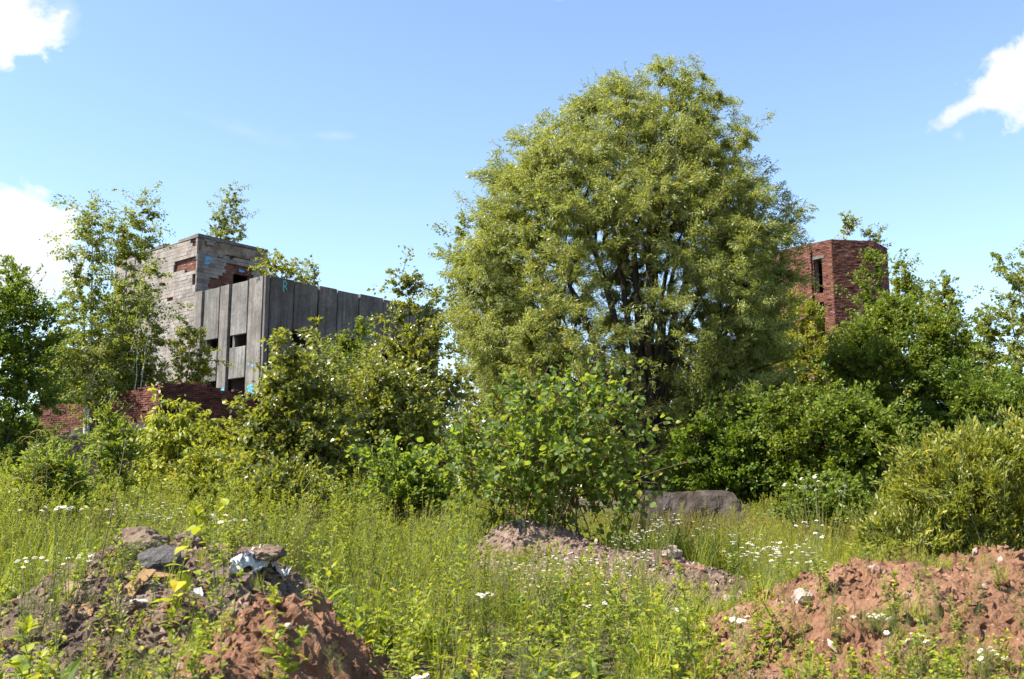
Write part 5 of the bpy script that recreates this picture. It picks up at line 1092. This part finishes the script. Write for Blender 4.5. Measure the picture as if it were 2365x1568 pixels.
def chamomile(label, vx, vy, D, spread, n, height=None, big=1.0, vspread=10):
    c = P(vx, vy, D); g = gz(c[0], c[1]); ht = max(.18, c[2] - g); root = thing('chamomile', label, 'flowers', (c[0], c[1], g), 'chamomile clumps in flower')
    mb = MB()
    for i in range(n):
        q = P(rng.normal(vx, spread / 2), rng.normal(vy, vspread / 2), D + rng.normal(0, .12)); tip = q - np.array([c[0], c[1], g]); tip[2] = max(.1, tip[2])
        A = np.array([tip[0] * .35, tip[1] * .35, 0]) + rng.normal(0, .015, 3) * [1, 1, 0]; C_ = np.array([tip[0] * .55, tip[1] * .55, tip[2] * .6]); p = bez(A[None], C_[None], tip[None], 8)[0]
        tubes(mb, p[None], np.linspace(.0026, .0014, 8)[None], 4, 0)
        for t in np.linspace(.08, .75, 7):
            b = at(p, [t])[0]; s = stemline(mb, .07, 1.3, .001, 4, 0, b); ring_leaves(mb, s, 7, 'quad', .028, .005, .1, 1, .5, 1, .2)
        o = bpy.data.objects.new('flower_head', FLM[i % 3]); COL.objects.link(o); o.parent = root; o.location = [float(a) for a in p[-1]]
        o.rotation_euler = (rng.normal(.25, .25), rng.normal(-.1, .25), rng.random() * 6); sc = big * rng.uniform(.9, 1.25); o.scale = (sc, sc, sc)
    mb.build('stem', MW, root); return root
CH = [('flat-topped row of white chamomile at the left edge of the meadow', 128, 1172, 6.6, 80, 11, 1, 8), ('chamomile clump low at the left edge above the rubble heap', 60, 1298, 6.3, 70, 8, 1, 16), ('chamomile between the left edge and the rubble heap, nearer the heap', 170, 1290, 6.8, 60, 7, 1, 14),
      ('chamomile heads on a tall stalk above the middle of the rubble heap', 508, 1198, 7.0, 50, 7, 1.1, 12), ('tallest chamomile at the right, against the dark thicket', 1885, 1122, 9.6, 80, 12, 1.15, 22), ('chamomile just below the tallest one at the right', 1868, 1232, 9.4, 60, 11, 1.15, 24),
      ('chamomile patch left of the wide clay bank, at its crest', 1765, 1268, 8.6, 70, 10, 1.1, 18), ('chamomile drift lying across the middle of the wide clay bank', 2010, 1424, 6.3, 110, 12, 1.0, 14), ('chamomile on the lower right of the wide clay bank', 2130, 1478, 5.8, 80, 7, 1, 18),
      ('chamomile at the bottom right corner of the clay bank', 2260, 1510, 5.6, 60, 6, 1, 14), ('bright pair of large daisies in the middle of the foreground weeds', 1122, 1370, 7.2, 40, 5, 1.25, 8), ('single large daisy at the bottom edge below the clay mound', 962, 1562, 4.6, 26, 2, 1.35, 4),
      ('chamomile right of the middle, among tall foreground weeds', 1372, 1398, 7.4, 44, 6, 1.1, 12), ('small chamomile tuft left of the clay bank in the foreground', 1560, 1406, 6.8, 36, 5, 1, 8), ('chamomile on the upper slope of the clay bank beside the pale stone', 1866, 1300, 8.0, 24, 4, 1, 10), ('chamomile spray at the left foot of the wide clay bank', 1690, 1430, 6.2, 46, 5, 1, 10)]
for lb_, vx, vy, D, sp, n, big, vs in CH: chamomile(lb_, vx, vy, D, sp, n, None, big, vs)
PROTO_ME = {}
def weed(label, kind, k, vx, vy, D, vtop, cat='weed', name=None, group='weeds that stand out from the meadow'):
    """a single plant at depth D whose top reaches vtop"""
    key = (kind, k % len(PROT[kind]))
    if key not in PROTO_ME: PROTO_ME[key] = PROT[kind][k % len(PROT[kind])].mesh(kind, MW)
    c = P(vx, vy, D); g = gz(c[0], c[1]); top = P(vx, vtop, D)[2]; hh = max(v_[2] for v_ in PROT[kind][k % len(PROT[kind])].arrays()[0])
    o = bpy.data.objects.new(name or 'weed', PROTO_ME[key]); COL.objects.link(o); o.location = (c[0], c[1], g - .01); s = float((top - g) / hh); o.scale = (s, s, s); o.rotation_euler = (rng.normal(0, .04), rng.normal(0, .04), rng.random() * 6.28)
    return tag(o, label, cat, group)
WD = [('tall pale weed in front of the red clay mound and the building', 'stalk', 0, 742, 1300, 7.4, 1085), ('tall feathery weed standing before the rubble heap', 'stalk', 1, 515, 1450, 4.3, 1215), ('tall weed with pointed leaves in the middle foreground', 'stalk', 2, 1042, 1450, 4.9, 1215),
      ('leafy stalk rising over the asphalt chunk on the rubble heap', 'broad_m', 0, 287, 1390, 6.2, 1260), ('spiky thistle-like stalk against the concrete block', 'lett_t', 1, 1740, 1240, 12.0, 1160), ('spire weed left of the dark concrete block', 'spire_t', 1, 1455, 1260, 11.5, 1165), ('spire weed at the left end of the concrete block', 'spire_t', 2, 1475, 1235, 12.6, 1150),
      ('leafy weed at the foot of the red clay mound, left of its top', 'broad_l', 1, 640, 1480, 5.0, 1340), ('broad-leaved weed at the bottom edge below the red clay mound', 'broad_l', 2, 630, 1560, 4.4, 1435), ('yellowish weed at the bottom edge left of the clay mound', 'broad_l', 3, 395, 1550, 4.5, 1395), ('pale weed in the lower left corner', 'broad_l', 0, 80, 1540, 4.4, 1420), ('bushy weed at the bottom left below the rubble heap', 'spire_m', 0, 255, 1540, 4.6, 1400),
      ('weed with a brown stem rising beside the tan board', 'lett_m', 1, 300, 1440, 5.6, 1330), ('leafy weed just right of the red clay mound', 'broad_m', 1, 905, 1540, 5.4, 1400), ('tall blurred weed left of the wide clay bank', 'spire_m', 1, 1610, 1500, 4.8, 1290), ('second tall weed left of the wide clay bank, further left', 'broad_m', 3, 1530, 1520, 5.0, 1390), ('low broad weed at the bottom centre', 'broad_l', 4, 1240, 1550, 4.8, 1440), ('lance-leaved weed at the bottom centre-left', 'lett_m', 2, 1060, 1550, 4.9, 1420),
      ('sow-thistle rosette at the bottom edge below the wide clay bank', 'lett_m', 3, 1830, 1560, 4.7, 1480), ('green tuft on the lower slope of the wide clay bank', 'fine', 1, 2080, 1540, 5.0, 1430), ('green tuft at the right edge of the wide clay bank', 'fine', 2, 2230, 1500, 5.6, 1400), ('small leafy seedling on the crest of the wide clay bank', 'broad_s', 1, 2010, 1330, 7.8, 1275), ('thin seedling in the middle of the wide clay bank', 'broad_s', 2, 1900, 1400, 6.9, 1330), ('seedling with reddish lower leaves on the left of the clay bank', 'lett_m', 0, 1695, 1350, 7.2, 1275)]
for w in WD: weed(*w)
# arching plumes at the left edge
def plume(label, vx, vy, D, vtop, k):
    c = P(vx, vy, D); g = gz(c[0], c[1]); top = P(vx, vtop, D)[2] - g; root = thing('wild_lettuce', label, 'weed', (c[0], c[1], g), 'arching weeds at the left edge'); mb = MB(); p = stemline(mb, top, .05, .005, 10, 0); ring_leaves(mb, p, 26, 'lance', .12, .03, .05, .7, .4, 1, .5)
    mb.build('stem', MW, root); mp = MB()
    for i in range(9):
        b = at(p, [.70 + .3 * i / 8])[0]; az = i * 2.4 + k; L_ = .22 * (1.15 - i * .06); d = np.array([math.cos(az), math.sin(az) * .6, 0]); t = np.linspace(0, 1, 8)[:, None]
        q = b + d * L_ * t + np.array([0, 0, 1]) * (L_ * (1.0 * t - 1.15 * t ** 2)); tubes(mp, q[None], np.linspace(.0026, .0014, 8)[None], 4, 6); ring_leaves(mp, q, 16, 'quad', .020, .009, .25, 1, .2, 6, .2)
    mp.build('plume', MW, root)
for a in (('arching plume weed nearest the left edge', 38, 1120, 9.0, 1000, 0), ('tallest arching plume weed at the left', 85, 1120, 8.8, 988, 1), ('arching plume weed between the tallest one and the brick wall', 122, 1120, 9.2, 1003, 2), ('arching plume weed set apart on the right of its group, before the dark footing', 208, 1120, 9.0, 1015, 3)): plume(*a)
# purple thistle by the block
def thistle(label, vx, vtop, D):
    c = P(vx, vtop, D); g = gz(c[0], c[1]); h = c[2] - g; root = thing('thistle', label, 'flower', (c[0], c[1], g)); mb = MB(); p = stemline(mb, h * .8, .05, .005); ring_leaves(mb, p, 26, 'lance', .12, .03, .05, .95, .4, 1, .5); mf = MB()
    for i in range(9):
        b = at(p, [.6 + .4 * i / 9])[0]; q = stemline(mb, h * .24, .7, .002, 5, 0, b); n = 14; leaves(mf, 'quad', np.tile(q[-1], (n, 1)), unit_rand(n) + [0, 0, .6], unit_rand(n), .022, .008, 0)
    mb.build('stem', MW, root); mf.build('flower_heads', M_PURPLE, root)
thistle('thistle with small purple heads at the left end of the concrete block', 1518, 1150, 13.4)
# dead dark stalk on the left, leaning
def stalk():
    a, b = hit(222, 1340), P(292, 1010, 9.4); c = (a + b) / 2 + np.array([.02, 0, .02]); root_p = a; mb = MB(); p = bez((a - a)[None], (c - a)[None], (b - a)[None], 12)[0]; tubes(mb, p[None], np.linspace(.008, .004, 12)[None], 5); ring_leaves(mb, p, 14, 'lance', .07, .016, .5, 1, .6, 1, .4)
    o = mb.build('dead_stalk', [M_BARK, M_WEED], loc=[float(x) for x in root_p]); return tag(o, 'thin dark reddish stalk leaning right behind the rubble heap', 'stalk')
stalk()
